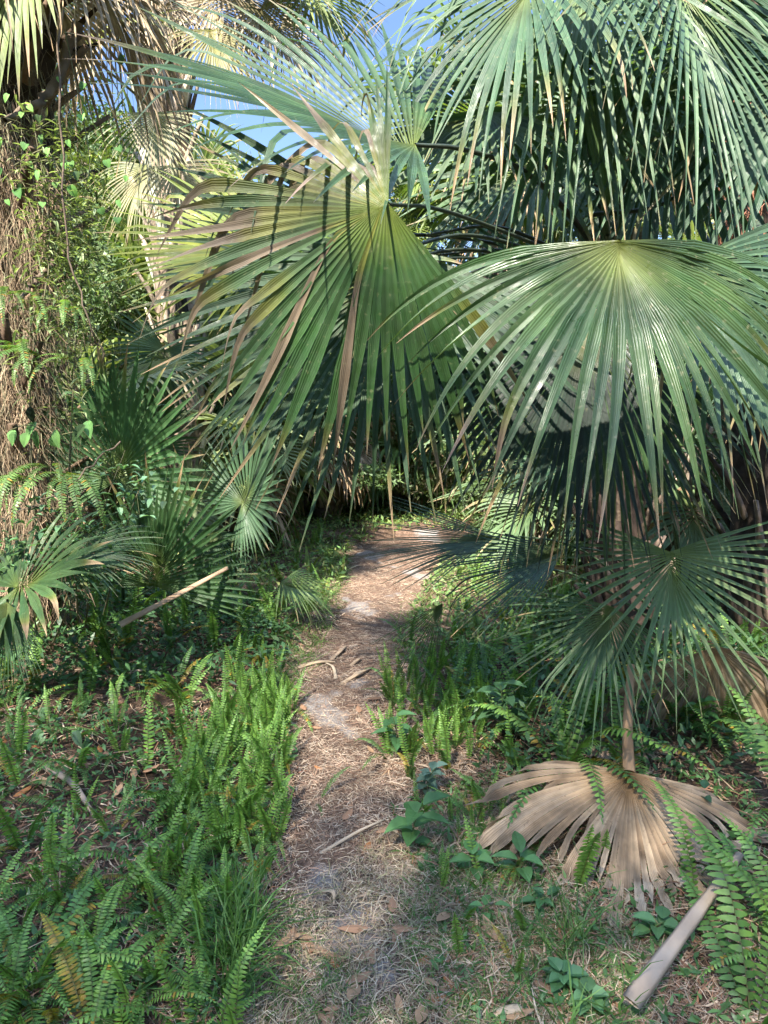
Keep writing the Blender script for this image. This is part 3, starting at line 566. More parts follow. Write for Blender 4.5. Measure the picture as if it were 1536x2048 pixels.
plank('fallen_stalk', GP(95, 1590), GP(190, 1670), .034, .008, (.27, .21, .16), 'short grey-brown flat stalk lying in the bare patch of the fern bank', h1=.03)
plank('fallen_stalk', GP(215, 1395), GP(300, 1378), .035, .01, (.36, .28, .2), 'small pale stalk lying in front of the dark mid ferns at left', h1=.05)
plank('fallen_stalk', GP(1200, 1655), GP(1300, 1590), .03, .008, (.3, .22, .16), 'narrow brown stalk tucked under the edge of the tan dead fan')
for i, (a, b, w, lab) in enumerate([((590, 1340), (670, 1330), .05, 'flat pale leaf strip reaching in from the left edge of the path'), ((660, 1325), (692, 1297), .045, 'short pale strip pointing up the path'), ((672, 1362), (648, 1330), .035, 'curled pale strip at the top of the sand patch'), ((680, 1372), (742, 1340), .045, 'long pale strip crossing the path above the sand patch'), ((700, 1335), (720, 1322), .04, 'smallest pale strip in the middle of the path'),
                                ((640, 1712), (770, 1650), .022, 'thin straw-coloured strip slanting across the middle of the path'), ((640, 1785), (668, 1812), .03, 'small tan strip on the path beside the fern bank'), ((700, 1800), (735, 1812), .02, 'thin tan sliver on the path next to a sand patch'), ((985, 2032), (1052, 2036), .045, 'brownish flat strip lying in the dry grass at the very bottom'), ((690, 1143), (724, 1132), .03, 'tiny whitish strip where the path starts to bend')]):
    plank('leaf_strip', GP(*a), GP(*b), w*.7, .004, [(.36, .27, .18), (.30, .22, .15), (.40, .32, .23)][i % 3], lab, 'leaf strip', h0=.006, h1=.012, bend=.02)
# broken log end where the path ends
a = GP(655, 1003); b = a+Vector((.55, .5, .42)); g = Geo(); tube(g, bez([a, (a+b)/2+Vector((0, 0, .04)), b], 10), [.11, .10, .085], (.30, .14, .07), 12, .8, (.4, .2, .1))
e = bez([a, b], 2); tag(link('fallen_log', g.mesh('fallen_log', M['bark'], a), None, a), 'short reddish log end leaning at the far end of the path', 'log')

# ------------------------------------------------------------------ sword ferns
def fern_frond(L, arch, lean, pairs, pw, seed, col, col2, brown=.0, tipcurl=.3):
    R = NP(seed); n = 16; p = np.zeros(3); el = math.radians(lean); pts = [p.copy()]; ds = []
    for j in range(n):
        t = (j+1)/n; e = el - math.radians(arch)*t**1.3; d = np.array([math.cos(e), 0.05*math.sin(t*3+seed), math.sin(e)]); ds.append(d); p = p+d*L/n; pts.append(p.copy())
    pts = np.array(pts); g = Geo(); tube(g, pts, [.0016, .0013, .0006], (.10, .11, .03), 4, 1)
    t = np.linspace(.10, 1, pairs); k = t*n; i0 = np.minimum(k.astype(int), n-1); c = pts[i0]*(1-(k-i0))[:, None]+pts[i0+1]*(k-i0)[:, None]
    d = nrm(np.gradient(c, axis=0)); side = np.array([0, 1.0, 0]); up = nrm(np.cross(d, side)); up = np.where(up[:, 2:3]*0+1 > 0, up, up)
    prof = np.minimum(1, .42+1.7*t)*np.clip((1.02-t)*2.3, .04, 1)**.75
    for sg in (-1, 1):
        pl = 1.3*pw*prof*R.uniform(.86, 1.1, pairs); w = L*.9/pairs*.33*np.ones(pairs)
        sd = nrm(side*sg + d*(.10+.35*t[:, None]**2) - up*R.uniform(-.05, .3, pairs)[:, None] + R.normal(0, .05, (pairs, 3)))
        cc = c + d*(.5*sg*L*.9/pairs*.4)
        V = []
        for (s_, ws) in ((.0, 1.0), (.3, 1.15), (.72, .82), (1.0, .15)):
            q = cc+sd*(pl*s_)[:, None]-up*(pl*.22*s_**2)[:, None]; V += [q-d*(w*ws)[:, None], q+d*(w*ws)[:, None]+up*(w*.35)[:, None]]
        V = np.stack(V, 1); idx = np.arange(pairs*8).reshape(pairs, 8); f = np.concatenate([idx[:, [a, a+1, a+3, a+2]] for a in (0, 2, 4)])
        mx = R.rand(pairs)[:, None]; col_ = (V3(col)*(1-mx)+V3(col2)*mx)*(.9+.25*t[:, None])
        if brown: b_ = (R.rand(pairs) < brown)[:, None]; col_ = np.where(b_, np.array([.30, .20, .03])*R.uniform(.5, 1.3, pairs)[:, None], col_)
        g.add(V, f, np.repeat(col_, 8, 0)*np.tile(np.array([.55, .55, .9, .9, 1.08, 1.08, 1.1, 1.1])[:, None], (pairs, 1)))  # leaflets darken toward the midrib: shade painted in so they stand apart
    return g.mesh('frond', M['fern'])
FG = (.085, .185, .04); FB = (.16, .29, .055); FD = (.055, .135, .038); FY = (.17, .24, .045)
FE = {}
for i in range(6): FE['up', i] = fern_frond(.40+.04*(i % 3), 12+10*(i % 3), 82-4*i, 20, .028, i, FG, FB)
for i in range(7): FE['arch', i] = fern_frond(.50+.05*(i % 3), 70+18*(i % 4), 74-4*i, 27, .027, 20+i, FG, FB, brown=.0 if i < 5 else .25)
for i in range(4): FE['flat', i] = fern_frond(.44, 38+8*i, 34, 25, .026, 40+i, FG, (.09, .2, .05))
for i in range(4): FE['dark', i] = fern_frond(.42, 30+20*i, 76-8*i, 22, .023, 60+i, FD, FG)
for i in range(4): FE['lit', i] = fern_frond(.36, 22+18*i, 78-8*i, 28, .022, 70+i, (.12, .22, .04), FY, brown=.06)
for i in range(3): FE['old', i] = fern_frond(.42, 60+20*i, 60, 34, .024, 80+i, (.2, .2, .03), (.32, .26, .03), brown=.5)
for i in range(3): FE['hang', i] = fern_frond(.52, 112+10*i, 25, 32, .026, 90+i, (.10, .2, .05), (.17, .27, .07), brown=.10)
FN = {k: sum(1 for q in FE if q[0] == k) for k in set(q[0] for q in FE)}
def fern(x, y, label, group, kinds, count, sc, R, z=None, name='fern', spreadang=None):
    z = float(gz(x, y)) if z is None else z
    r = empty(name, (x, y, z-.01), R.uniform(-.3, .3) if spreadang is None else 0); tag(r, label, 'fern', group)
    for i in range(count):
        k = R.choice(kinds); a = (R.choice((-1.57, -1.57, 1.57))+R.gauss(0, .5)) if spreadang is None else R.uniform(*spreadang)
        o = link('frond', FE[k, R.randrange(FN[k])], r, (.03*math.cos(a)*R.random(), .03*math.sin(a)*R.random(), 0), a, sc*R.uniform(.65, 1.15))
        o.rotation_euler = (R.uniform(-.15, .15), R.uniform(-.18, .1), a)
        if R.random() < .09 and k in ('up', 'arch', 'dark'): o.data = FE['old', R.randrange(3)]
    return r
def inpoly(p, poly):
    x, y = p; c = False; j = len(poly)-1
    for i in range(len(poly)):
        if ((poly[i][1] > y) != (poly[j][1] > y)) and x < (poly[j][0]-poly[i][0])*(y-poly[i][1])/(poly[j][1]-poly[i][1])+poly[i][0]: c = not c
        j = i
    return c
def scatter(pxpoly, n, mind, seed, hole=None):
    poly = [(G(*q).x, G(*q).y) for q in pxpoly]; R = random.Random(seed); out = []; xs = [p[0] for p in poly]; ys = [p[1] for p in poly]; t = 0
    while len(out) < n and t < n*60:
        t += 1; q = (R.uniform(min(xs), max(xs)), R.uniform(min(ys), max(ys)))
        if not inpoly(q, poly): continue
        l, r = path_lr(q[1])
        if q[1] < 8.3 and l-.05 < q[0] < r+.05 and q[1] > 2.2: continue
        if hole and inpoly(q, [(G(*h).x, G(*h).y) for h in hole]) and R.random() < .85: continue
        if any((q[0]-o[0])**2+(q[1]-o[1])**2 < mind*mind for o in out): continue
        out.append(q)
    return out
ZONES = [
 ([(-150, 2350), (420, 2350), (440, 1980), (520, 1800), (570, 1640), (430, 1640), (300, 1760), (-150, 1820)], 40, .10, ['arch', 'arch', 'up', 'flat'], 7, .66, 'leafy sword fern in the dense nearest part of the left bank', 'near ferns of the left bank', None),
 ([(300, 1780), (560, 1680), (600, 1500), (604, 1400), (540, 1380), (430, 1450), (360, 1600)], 66, .065, ['up', 'up', 'up', 'arch'], 5, .68, 'upright sword fern in the band lining the left edge of the path', 'upright ferns along the left path edge', None),
 ([(-150, 1830), (300, 1700), (400, 1450), (200, 1440), (-150, 1480)], 26, .15, ['arch', 'flat', 'up', 'dark'], 4, .75, 'sparse fern between bare litter patches on the left bank', 'sparse ferns of the left bank', None),
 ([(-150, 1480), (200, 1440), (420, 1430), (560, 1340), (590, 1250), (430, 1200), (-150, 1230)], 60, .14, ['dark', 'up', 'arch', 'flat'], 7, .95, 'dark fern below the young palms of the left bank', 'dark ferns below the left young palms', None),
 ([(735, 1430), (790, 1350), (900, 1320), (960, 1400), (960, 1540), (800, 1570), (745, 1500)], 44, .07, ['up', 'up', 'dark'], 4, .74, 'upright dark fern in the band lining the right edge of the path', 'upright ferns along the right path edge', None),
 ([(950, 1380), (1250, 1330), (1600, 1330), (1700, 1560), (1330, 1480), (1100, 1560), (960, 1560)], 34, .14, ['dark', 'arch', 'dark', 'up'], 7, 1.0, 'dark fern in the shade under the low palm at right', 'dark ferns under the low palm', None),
 ([(880, 1640), (1080, 1590), (1080, 1680), (960, 1700)], 7, .1, ['up', 'flat', 'flat'], 4, .6, 'small fern left of the big tan dead fan', 'small ferns left of the dead fan', None),
 ([(815, 1620), (1000, 1580), (1100, 1950), (880, 1930)], 14, .12, ['up', 'flat', 'arch'], 3, .5, 'small low fern among the weeds right of the near path', 'small ferns right of the near path', None),
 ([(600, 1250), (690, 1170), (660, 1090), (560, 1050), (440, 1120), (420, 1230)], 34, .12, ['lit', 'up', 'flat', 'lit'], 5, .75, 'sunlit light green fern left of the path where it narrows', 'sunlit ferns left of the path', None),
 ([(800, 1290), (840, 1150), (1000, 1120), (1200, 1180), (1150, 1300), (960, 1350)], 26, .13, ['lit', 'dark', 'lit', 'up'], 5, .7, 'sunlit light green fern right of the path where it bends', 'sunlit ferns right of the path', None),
]
R_ = random.Random(12)
for zi, (poly, n, md, kinds, cnt, sc, lab, grp, hole) in enumerate(ZONES):
    for (x, y) in scatter(poly, n, md, 500+zi, hole): fern(x, y, lab, grp, kinds, cnt+R_.randint(-1, 2), .8*sc*R_.uniform(.75, 1.2), R_)
def one(px, kinds, cnt, sc, lab, ang=None):
    g_ = GP(*px); return fern(g_.x, g_.y, lab, None, kinds, cnt, sc, R_, spreadang=ang)
one((1600, 1750), ['arch', 'arch', 'hang'], 11, 1.25, 'large light green fern arching in from the right border over the tan dead fan')
one((1510, 2090), ['arch', 'flat'], 15, 1.15, 'dense bright fern filling the bottom right corner')
one((1530, 1930), ['arch', 'flat'], 7, .8, 'fern with yellowing leaflets beside the slanting pale stalk')
one((1590, 1980), ['arch'], 8, .9, 'fern between the pale stalk and the bottom right corner')
one((1350, 1500), ['arch', 'dark'], 9, 1.1, 'broad dark fern between the two large dead fans')
one((1125, 1590), ['arch', 'dark'], 10, 1.25, 'tall arching dark fern just behind the left edge of the tan dead fan')
one((1240, 1560), ['arch'], 6, .9, 'arching fern behind the hub of the tan dead fan')
one((1150, 1790), ['up'], 2, .85, 'single upright fern growing through the left blades of the dead fan')
one((1205, 1745), ['up'], 1, .5, 'small lone frond standing in the middle of the dead fan')
one((1250, 1745), ['up'], 1, .6, 'slightly larger lone frond beside the centre rib of the dead fan')
one((1390, 1850), ['arch'], 1, .85, 'long lone frond leaning over the right blades of the dead fan')
one((60, 2030), ['arch', 'flat'], 12, .85, 'big pale-tipped fern in the bottom left corner')
one((190, 2120), ['arch', 'flat'], 12, .85, 'big fern with overlapping fronds at the bottom edge, left')
one((20, 1650), ['flat'], 5, 1.0, 'fern spreading two long flat fronds from the left border')
one((465, 2120), ['up'], 3, .6, 'lone short fern at the bottom edge nearest the path')
one((1010, 2060), ['flat'], 2, .45, 'tiny fern in the dry grass at the bottom edge')
one((630, 1600), ['dark'], 2, .45, 'tiny dark fern standing inside the left edge of the path')
one((940, 2110), ['flat'], 2, .4, 'little flat fern at the bottom edge in the middle')
for k, (px, py, Y, s_) in enumerate([(45, 700, 3.95, .9), (90, 710, 3.9, .95), (130, 620, 4.0, .7), (20, 960, 3.9, .9), (75, 960, 3.85, .8), (105, 930, 3.9, .9), (145, 950, 3.95, 1.0), (10, 590, 4.0, .8), (160, 720, 4.0, .8)]):
    q = P(px, py, Y); fern(q.x, q.y, 'light green fern drooping from the shaggy left trunk', 'ferns growing on the shaggy trunk', ['hang'], 5, s_, R_, z=q.z, spreadang=(-2.5, -.5))

# ------------------------------------------------------------------ broad-leaved seedlings, vines and shrubs
def ovate(g, base, d, up, L, W, col, R, heart=0.0, fold=.25, droop=.25):
    base = V3(base); d = nrm(V3(d)); s = nrm(np.cross(d, V3(up))); u = np.cross(s, d); V = []
    for (t, w) in ((0, .15+heart*.6), (.12, .62+heart*.4), (.35, 1.0), (.65, .78), (.88, .32), (1.0, .02)):
        c = base+d*(t-.12*heart*(t == 0))*L-u*(droop*L*t*t)
        V += [c-s*W*w/2+u*W*w*fold, c, c, c+s*W*w/2+u*W*w*fold]
    f = []
    for i in range(5):
        for k in (0, 2): f.append([i*4+k, i*4+k+1, i*4+k+5, i*4+k+4])
    g.add(V, f, V3(col)*R.uniform(.8, 1.2))
def seedling(px, label, n=8, h=.16, L=.07, W=.045, col=(.08, .19, .06), seed=0, name='seedling', cat='seedling', loc=None, tiers=3):
    R = NP(seed); b = GP(*px) if loc is None else loc; r = empty(name, b); tag(r, label, cat)
    pts = bez([(0, 0, 0), (.01, .01, h*.5), (R.normal(0, .02), -.01, h)], 8); sg = tube(Geo(), pts, [.003, .002], (.1, .14, .05), 5); link('stem', sg.mesh('stem', M['stalk']), r)
    for i in range(n):
        a = i*2.4+R.normal(0, .2); t = .25+.75*(i/(n-1) if n > 1 else 1); p = pts[int(t*7)]
        d = np.array([math.cos(a), math.sin(a), .15+.5*(t-.5)]); g = Geo(); ovate(g, p+d*.012, d, (0, 0, 1), L*R.uniform(.7, 1.15), W*R.uniform(.8, 1.1), col, R); link('leaf', g.mesh('leaf', M['broad']), r)
    return r
seedling((822, 1700), 'bright seedling with large oval leaves at the right edge of the path', 9, .17, .105, .065, seed=1)
seedling((790, 1510), 'leafy seedling among the upright ferns right of the path', 9, .18, .10, .06, (.06, .15, .055), 2)
seedling((850, 1600), 'grey-green herb with clustered round leaves beside the path', 22, .13, .05, .042, (.10, .17, .13), 3, cat='herb')
seedling((945, 1760), 'low seedling with three leaf pairs left of the dead fan', 7, .08, .075, .05, seed=4)
seedling((1035, 1765), 'broad-leaved seedling touching the tip of the dead fan', 7, .09, .09, .055, (.075, .18, .06), 5)
seedling((1000, 1500), 'shaded broad-leaved plant behind the small ferns at right', 14, .25, .11, .07, (.05, .12, .05), 6)
seedling((1380, 1690), 'dark glossy plant poking through the right of the dead fan', 12, .14, .06, .032, (.03, .08, .04), 7)
seedling((1120, 1990), 'trailing herb with round leaves at the bottom, right of the path', 16, .07, .05, .042, (.07, .17, .07), 8, cat='herb')
seedling((1170, 2030), 'low clover-like herb at the bottom edge near the stalk', 14, .06, .05, .045, (.08, .17, .07), 9, cat='herb')
seedling((1300, 1900), 'round-leaved herb beside the upper half of the slanting stalk', 12, .07, .06, .05, (.08, .18, .07), 10, cat='herb')
seedling((1070, 1830), 'small green herb under the left tips of the dead fan', 10, .06, .05, .03, (.06, .15, .05), 11, cat='herb')
seedling((1300, 1420), 'pale-leaved herb in front of the grey-brown dead fan', 12, .3, .08, .035, (.09, .2, .07), 12, cat='herb')
seedling((1400, 1530), 'leafy herb below the grey-brown dead fan', 14, .2, .08, .05, (.08, .2, .06), 13, cat='herb')
seedling((960, 1850), 'tiny seedling in the dry grass in front of the dead fan', 6, .06, .05, .03, seed=14)
def shrub(base, label, stems, nleaf, L, W, col, col2, seed, name='shrub', cat='shrub', spreadl=.25, group=None):
    """woody shoots with small leaves along them; each stem is a list of points"""
    R = NP(seed); r = empty(name, base); tag(r, label, cat, group); sg = Geo(); lg = Geo(); b = V3(base)
    for st in stems:
        pts = bez(st, 16)-b; tube(sg, pts, [.006, .0035, .0015], (.16, .15, .09), 5)
        for i in range(nleaf):
            t = R.uniform(.3, 1)**.8; q = pts[min(int(t*15), 14)]; off = R.normal(0, spreadl*(.3+.3*t), 3)*[1, .8, .7]; p = q+off*.5
            if i % 4 == 0: tube(sg, np.array([q, q*.5+p*.5+[0, 0, .01], p]), [.0015, .0008], (.14, .15, .07), 3)
            ovate(lg, p, R.normal(0, 1, 3)*[1, 1, .35], (0, 0, 1), L*R.uniform(.6, 1.2), W*R.uniform(.7, 1.1), V3(col)*(1-R.rand())+V3(col2)*R.rand(), R)
    link('stem', sg.mesh('stem', M['root']), r); link('foliage', lg.mesh('foliage', M['broad']), r); return r
shrub(GP(170, 1290), 'thin shrub with small pale blue-green leaves in front of the broad upright fans', [[GP(170, 1290), P(200, 1050, 3.9), P(250, 900, 3.9)], [GP(200, 1285), P(260, 1030, 3.9), P(290, 960, 3.85)], [GP(150, 1290), P(110, 1080, 3.9), P(60, 970, 3.8)], [GP(160, 1290), P(150, 1100, 3.9), P(170, 1010, 3.8)]], 55, .055, .035, (.10, .2, .11), (.14, .24, .13), 1)
shrub(GP(80, 1330), 'leafy creeper sprawling at the foot of the shaggy trunk', [[GP(80, 1330), P(60, 1120, 3.7), P(120, 1060, 3.6)], [GP(60, 1330), P(30, 1150, 3.7), P(10, 1050, 3.6)], [GP(100, 1330), P(160, 1180, 3.6), P(230, 1130, 3.6)]], 60, .05, .032, (.09, .19, .09), (.12, .22, .09), 2)
def vine(pts, n, L, W, label, col, col2, seed, heart=.8, name='climbing_vine', spreadl=.15):
    R = NP(seed); pp = bez(pts, 30); root = empty(name, pp[0]); tag(root, label, 'vine'); sg = Geo(); tube(sg, pp-pp[0], .003, (.12, .12, .06), 5)
    link('stem', sg.mesh('stem', M['root']), root)
    for i in range(n):
        q = pp[R.randint(0, 30)]-pp[0]+R.normal(0, spreadl, 3)*[1, .4, 1]; lg = Geo(); ovate(lg, q, [R.normal(0, .5), -.4+R.normal(0, .3), -1], (0, -1, .5), L*R.uniform(.5, 1.2), W*R.uniform(.6, 1.2), V3(col)*(1-R.rand())+V3(col2)*R.rand(), R, heart); link('leaf', lg.mesh('leaf', M['broad']), root)
vine([P(30, 330, 4.0), P(90, 300, 3.95), P(130, 350, 3.95), P(180, 330, 4.0), P(130, 60, 4.1)], 34, .05, .042, 'vine with bright heart-shaped leaves climbing the shaggy trunk', (.10, .24, .06), (.17, .33, .08), 1)
vine([P(20, 860, 3.9), P(60, 850, 3.85), P(110, 870, 3.9), P(200, 850, 3.9)], 10, .09, .06, 'small-leaved vine crossing the middle of the shaggy trunk', (.12, .26, .08), (.15, .3, .08), 2, .2, spreadl=.05)
vine([GP(110, 1540), P(90, 1400, 3.3), P(60, 1500, 3.0), P(120, 1460, 3.0)], 7, .09, .065, 'creeper with pale lobed leaves over the sparse ferns at the left border', (.12, .22, .12), (.15, .25, .14), 3, .9, spreadl=.08)
shrub(GP(120, 1300), 'fine-leaved climber tangled up the sunny side of the shaggy trunk', [[GP(120, 1300), P(140, 900, 4.1), P(150, 600, 4.1), P(110, 420, 4.05)], [GP(130, 1300), P(150, 700, 4.2), P(180, 450, 4.2), P(150, 250, 4.2)], [GP(90, 1300), P(60, 800, 4.0), P(100, 500, 4.0), P(60, 200, 4.0)]], 520, .07, .016, (.16, .22, .09), (.24, .28, .14), 9, spreadl=.32, cat='climber', name='climber')
# bare lianas and dark twigs
for k, (pts, r_, lab) in enumerate([([P(150, 50, 4.3), P(100, 180, 4.2), P(10, 240, 4.0)], .03, 'thick mossy branch slanting down across the shaggy trunk'), ([P(130, 500, 4.3), P(40, 600, 4.0)], .02, 'short dark snag on the shaggy trunk'), ([P(180, 960, 3.9), P(60, 1130, 3.7), GP(20, 1330)], .008, 'bare brown liana slanting by the foot of the shaggy trunk'),
                                     ([P(120, 20, 3.9), P(130, 450, 3.9), P(180, 640, 3.9), P(210, 720, 4.0)], .006, 'long thin dark vine hanging beside the shaggy trunk'), ([P(240, 880, 3.9), P(110, 990, 3.7), P(0, 1040, 3.6)], .005, 'thin pale twig in front of the shaggy trunk')]):
    g = Geo(); p = bez(pts, 20)+NP(k).normal(0, .008, (20, 3)); tube(g, p, [r_, r_*.8, r_*.5], (.12, .09, .065), 7); tag(link('liana', g.mesh('liana', M['bark'], p[0]), None, p[0]), lab, 'vine')

# ------------------------------------------------------------------ litter, straw, grass and ground cover
def flats(g, x, y, L, W, th, col, R, lift=.004, rise=.12, seg=2, curve=.2, up=0.0):
    n = len(x); z = gz(x, y)+R.uniform(.003, .012, n)+lift; p = np.stack([x, y, z], 1); el = R.normal(0, rise, n)
    d = np.stack([np.cos(th)*np.cos(el), np.sin(th)*np.cos(el), np.abs(np.sin(el))+up], 1); d = nrm(d); s = nrm(np.cross(d, np.array([0, 0, 1.0])+R.normal(0, .4, (n, 3)))); V = []
    for j in range(seg+1):
        w = W*(1-.75*(j/seg)**2); V.append(np.stack([p-s*w[:, None]/2, p+s*w[:, None]/2], 1)); 
        d = nrm(d+np.stack([R.normal(0, curve, n), R.normal(0, curve, n), -np.abs(R.normal(0, curve, n))], 1)*1.0); p = p+d*(L/seg)[:, None]; p[:, 2] = np.maximum(p[:, 2], gz(p[:, 0], p[:, 1])+.003)
    V = np.stack(V, 1); idx = np.arange(n*(seg+1)*2).reshape(n, seg+1, 2); f = np.stack([idx[:, :-1, 0], idx[:, :-1, 1], idx[:, 1:, 1], idx[:, 1:, 0]], -1)
    g.add(V, f, np.repeat(col, (seg+1)*2, 0))
def mixcol(R, n, cols):
    c = np.array(cols)[R.randint(0, len(cols), n)]; return c*R.uniform(.65, 1.25, n)[:, None]
R = NP(77); g = Geo(); n = 62000
y = 1.3*np.exp(R.rand(n)*math.log(8.2/1.3)); l, r = path_lr(y); ext = .25+.9*np.clip((3.4-y)/1.5, 0, 1)
x = l-.22+(r-l+.22+ext)*R.rand(n)
keep = ~((sandf(x, y) > .36) & (x > l) & (x < r) & (R.rand(n) < .5)); x = x[keep]; y = y[keep]; n = len(x)
flats(g, x, y, R.uniform(.02, .075, n), R.uniform(.0012, .0030, n), R.uniform(0, 6.28, n), mixcol(R, n, [(.30, .19, .13), (.37, .27, .19), (.23, .145, .10), (.48, .39, .29), (.42, .33, .24)]), R)
tag(link('pine_straw', g.mesh('pine_straw', M['straw'])), 'brown needles and dry straw strewn over the path', 'straw', kind='stuff')
g = Geo(); n = 26000; y = 1.4*np.exp(R.rand(n)*math.log(9/1.4)); x = R.uniform(-1, 1, n)*(y*.62+.4)
l, r = path_lr(y); keep = (x < l) | (x > r) | (y > 8.4); x = x[keep]; y = y[keep]; n = len(x)
flats(g, x, y, R.uniform(.03, .10, n), R.uniform(.002, .007, n), R.uniform(0, 6.28, n), mixcol(R, n, [(.27, .14, .085), (.36, .24, .15), (.18, .10, .06), (.48, .37, .26)]), R, rise=.25)
tag(link('leaf_litter', g.mesh('leaf_litter', M['straw'])), 'dead brown leaf bits under the ferns on both banks', 'leaf litter', kind='stuff')
def grass(name, pxpoly, n, L, col, seed, label, w=.003, tuft=6, up=1.2, curve=.35, kind='stuff', cat='grass', mat='grass', seg=4):
    R = NP(seed); poly = [(G(*q).x, G(*q).y) for q in pxpoly]; xs = [p[0] for p in poly]; ys = [p[1] for p in poly]; pts = []
    while len(pts) < n//tuft:
        q = (R.uniform(min(xs), max(xs)), R.uniform(min(ys), max(ys)))
        if inpoly(q, poly): pts.append(q)
    pts = np.repeat(np.array(pts), tuft, 0)+R.normal(0, .018, (len(pts)*tuft, 2)); n = len(pts); g = Geo()
    flats(g, pts[:, 0], pts[:, 1], R.uniform(L[0], L[1], n), R.uniform(.6, 1.4, n)*w, R.uniform(0, 6.28, n), mixcol(R, n, col), R, rise=.3, seg=seg, curve=curve, up=up, lift=-.004)
    return tag(link(name, g.mesh(name, M[mat])), label, cat, kind=kind)
GC = [(.08, .17, .04), (.11, .21, .05), (.06, .13, .035)]; DC = [(.44, .36, .25), (.35, .26, .17), (.26, .24, .13)]
NB = [(820, 1720), (1000, 1700), (1180, 1850), (1290, 1900), (1260, 2300), (480, 2300), (500, 1960), (560, 1820), (600, 1800), (640, 1900), (820, 2000), (800, 1800)]
grass('grass', NB, 5000, (.03, .09), GC, 1, 'short green grass thinly scattered at the near path', w=.0026, tuft=5)
grass('dry_grass', [(780, 1650), (1000, 1600), (1330, 1900), (1260, 2300), (470, 2300), (500, 1900)], 15000, (.04, .13), DC, 2, 'dry straw-coloured grass between the near path and the dead fan', w=.0025, up=.5, curve=.5, mat='straw')
grass('tall_grass', [(430, 1830), (500, 1800), (520, 2000), (430, 2050)], 260, (.15, .33), [(.08, .17, .04)], 3, 'taller grass blades leaning out of the left ferns', w=.006, tuft=8, up=1.5, curve=.22, seg=6)
grass('tall_grass', [(1130, 1800), (1230, 1850), (1210, 2100), (1100, 2080)], 90, (.12, .28), [(.09, .18, .05)], 4, 'taller grass blades in front of the dead fan', w=.005, tuft=8, up=1.6, curve=.2, seg=6)
MEAD = [(400, 1200), (600, 1250), (690, 1170), (700, 1095), (760, 1076), (1100, 1075), (1250, 1150), (1000, 1300), (1200, 1350), (1500, 1250), (1500, 985), (300, 985), (250, 1150)]
def cover(pxpoly, n, seed, cols, L, h, name, label, cat='ground cover'):
    """small leaves held at many heights over the ground"""
    R = NP(seed); poly = [(G(*q).x, G(*q).y) for q in pxpoly]; xs = [p[0] for p in poly]; ys = [p[1] for p in poly]; x = []; y = []
    P_ = np.array(poly)
    while len(x) < n:
        qx = R.uniform(min(xs), max(xs), 4000); qy = R.uniform(min(ys), max(ys), 4000); ins = np.zeros(4000, bool); j = len(poly)-1
        for i in range(len(poly)):
            cnd = ((P_[i, 1] > qy) != (P_[j, 1] > qy)) & (qx < (P_[j, 0]-P_[i, 0])*(qy-P_[i, 1])/(P_[j, 1]-P_[i, 1]+1e-12)+P_[i, 0]); ins ^= cnd; j = i
        l, r = path_lr(qy); ins &= ~((qx > l) & (qx < r) & (qy < 8.35)); x += list(qx[ins]); y += list(qy[ins])
    x = np.array(x[:n]); y = np.array(y[:n]); hh = h*(.35+.65*(vnoise(x*2.2, y*2.2, 3)*.5+.5)); z = gz(x, y)+hh*R.rand(n)**.8
    Ln = R.uniform(L*.5, L*1.3, n); W = Ln*R.uniform(.25, .5, n); th = R.uniform(0, 6.28, n); el = R.normal(.25, .5, n)
    d = np.stack([np.cos(th)*np.cos(el), np.sin(th)*np.cos(el), np.sin(el)], 1); s = nrm(np.cross(d, np.array([0, 0, 1.0])+R.normal(0, .5, (n, 3)))); p = np.stack([x, y, z], 1); u = np.cross(s, d)
    V = np.stack([p-s*W[:, None]*.12, p+s*W[:, None]*.12, p+d*Ln[:, None]*.45-s*W[:, None]*.5, p+d*Ln[:, None]*.45+s*W[:, None]*.5, p+d*Ln[:, None]-u*Ln[:, None]*.15-s*W[:, None]*.05, p+d*Ln[:, None]-u*Ln[:, None]*.15+s*W[:, None]*.05], 1)
    idx = np.arange(n*6).reshape(n, 6); f = np.concatenate([idx[:, [0, 1, 3, 2]], idx[:, [2, 3, 5, 4]]]); g = Geo(); g.add(V, f, np.repeat(mixcol(R, n, cols), 6, 0))
    return tag(link(name, g.mesh(name, M['broad'])), label, cat, kind='stuff')
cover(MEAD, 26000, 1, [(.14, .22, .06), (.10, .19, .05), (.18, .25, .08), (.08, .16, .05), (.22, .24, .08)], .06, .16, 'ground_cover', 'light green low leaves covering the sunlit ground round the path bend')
grass('meadow_grass', MEAD, 12000, (.06, .22), [(.13, .22, .05), (.10, .18, .05), (.2, .24, .08)], 5, 'loose sunlit grass round the far end of the path', w=.005, tuft=6)
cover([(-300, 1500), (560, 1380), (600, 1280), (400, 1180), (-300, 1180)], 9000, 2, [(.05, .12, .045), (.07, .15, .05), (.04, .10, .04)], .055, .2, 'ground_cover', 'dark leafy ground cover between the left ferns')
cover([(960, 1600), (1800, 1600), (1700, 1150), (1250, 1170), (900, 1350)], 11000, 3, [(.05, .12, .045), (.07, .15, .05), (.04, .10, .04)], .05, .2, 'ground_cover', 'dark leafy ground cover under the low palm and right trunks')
cover([(-200, 2300), (450, 2300), (560, 1700), (600, 1450), (300, 1450), (-200, 1500)], 5200, 4, [(.06, .14, .05), (.08, .17, .05)], .035, .08, 'ground_cover', 'small green leaves at the feet of the near left ferns')
cover([(780, 1620), (1000, 1560), (1500, 1600), (1700, 2300), (900, 2300), (860, 1800)], 5000, 5, [(.07, .16, .05), (.10, .19, .06)], .032, .04, 'ground_cover', 'tiny green weeds in the dry grass at lower right')
FARR = [(960, 1070), (1120, 1060), (1300, 1150), (1080, 1330), (800, 1340), (790, 1250), (850, 1180), (880, 1120), (905, 1090)]
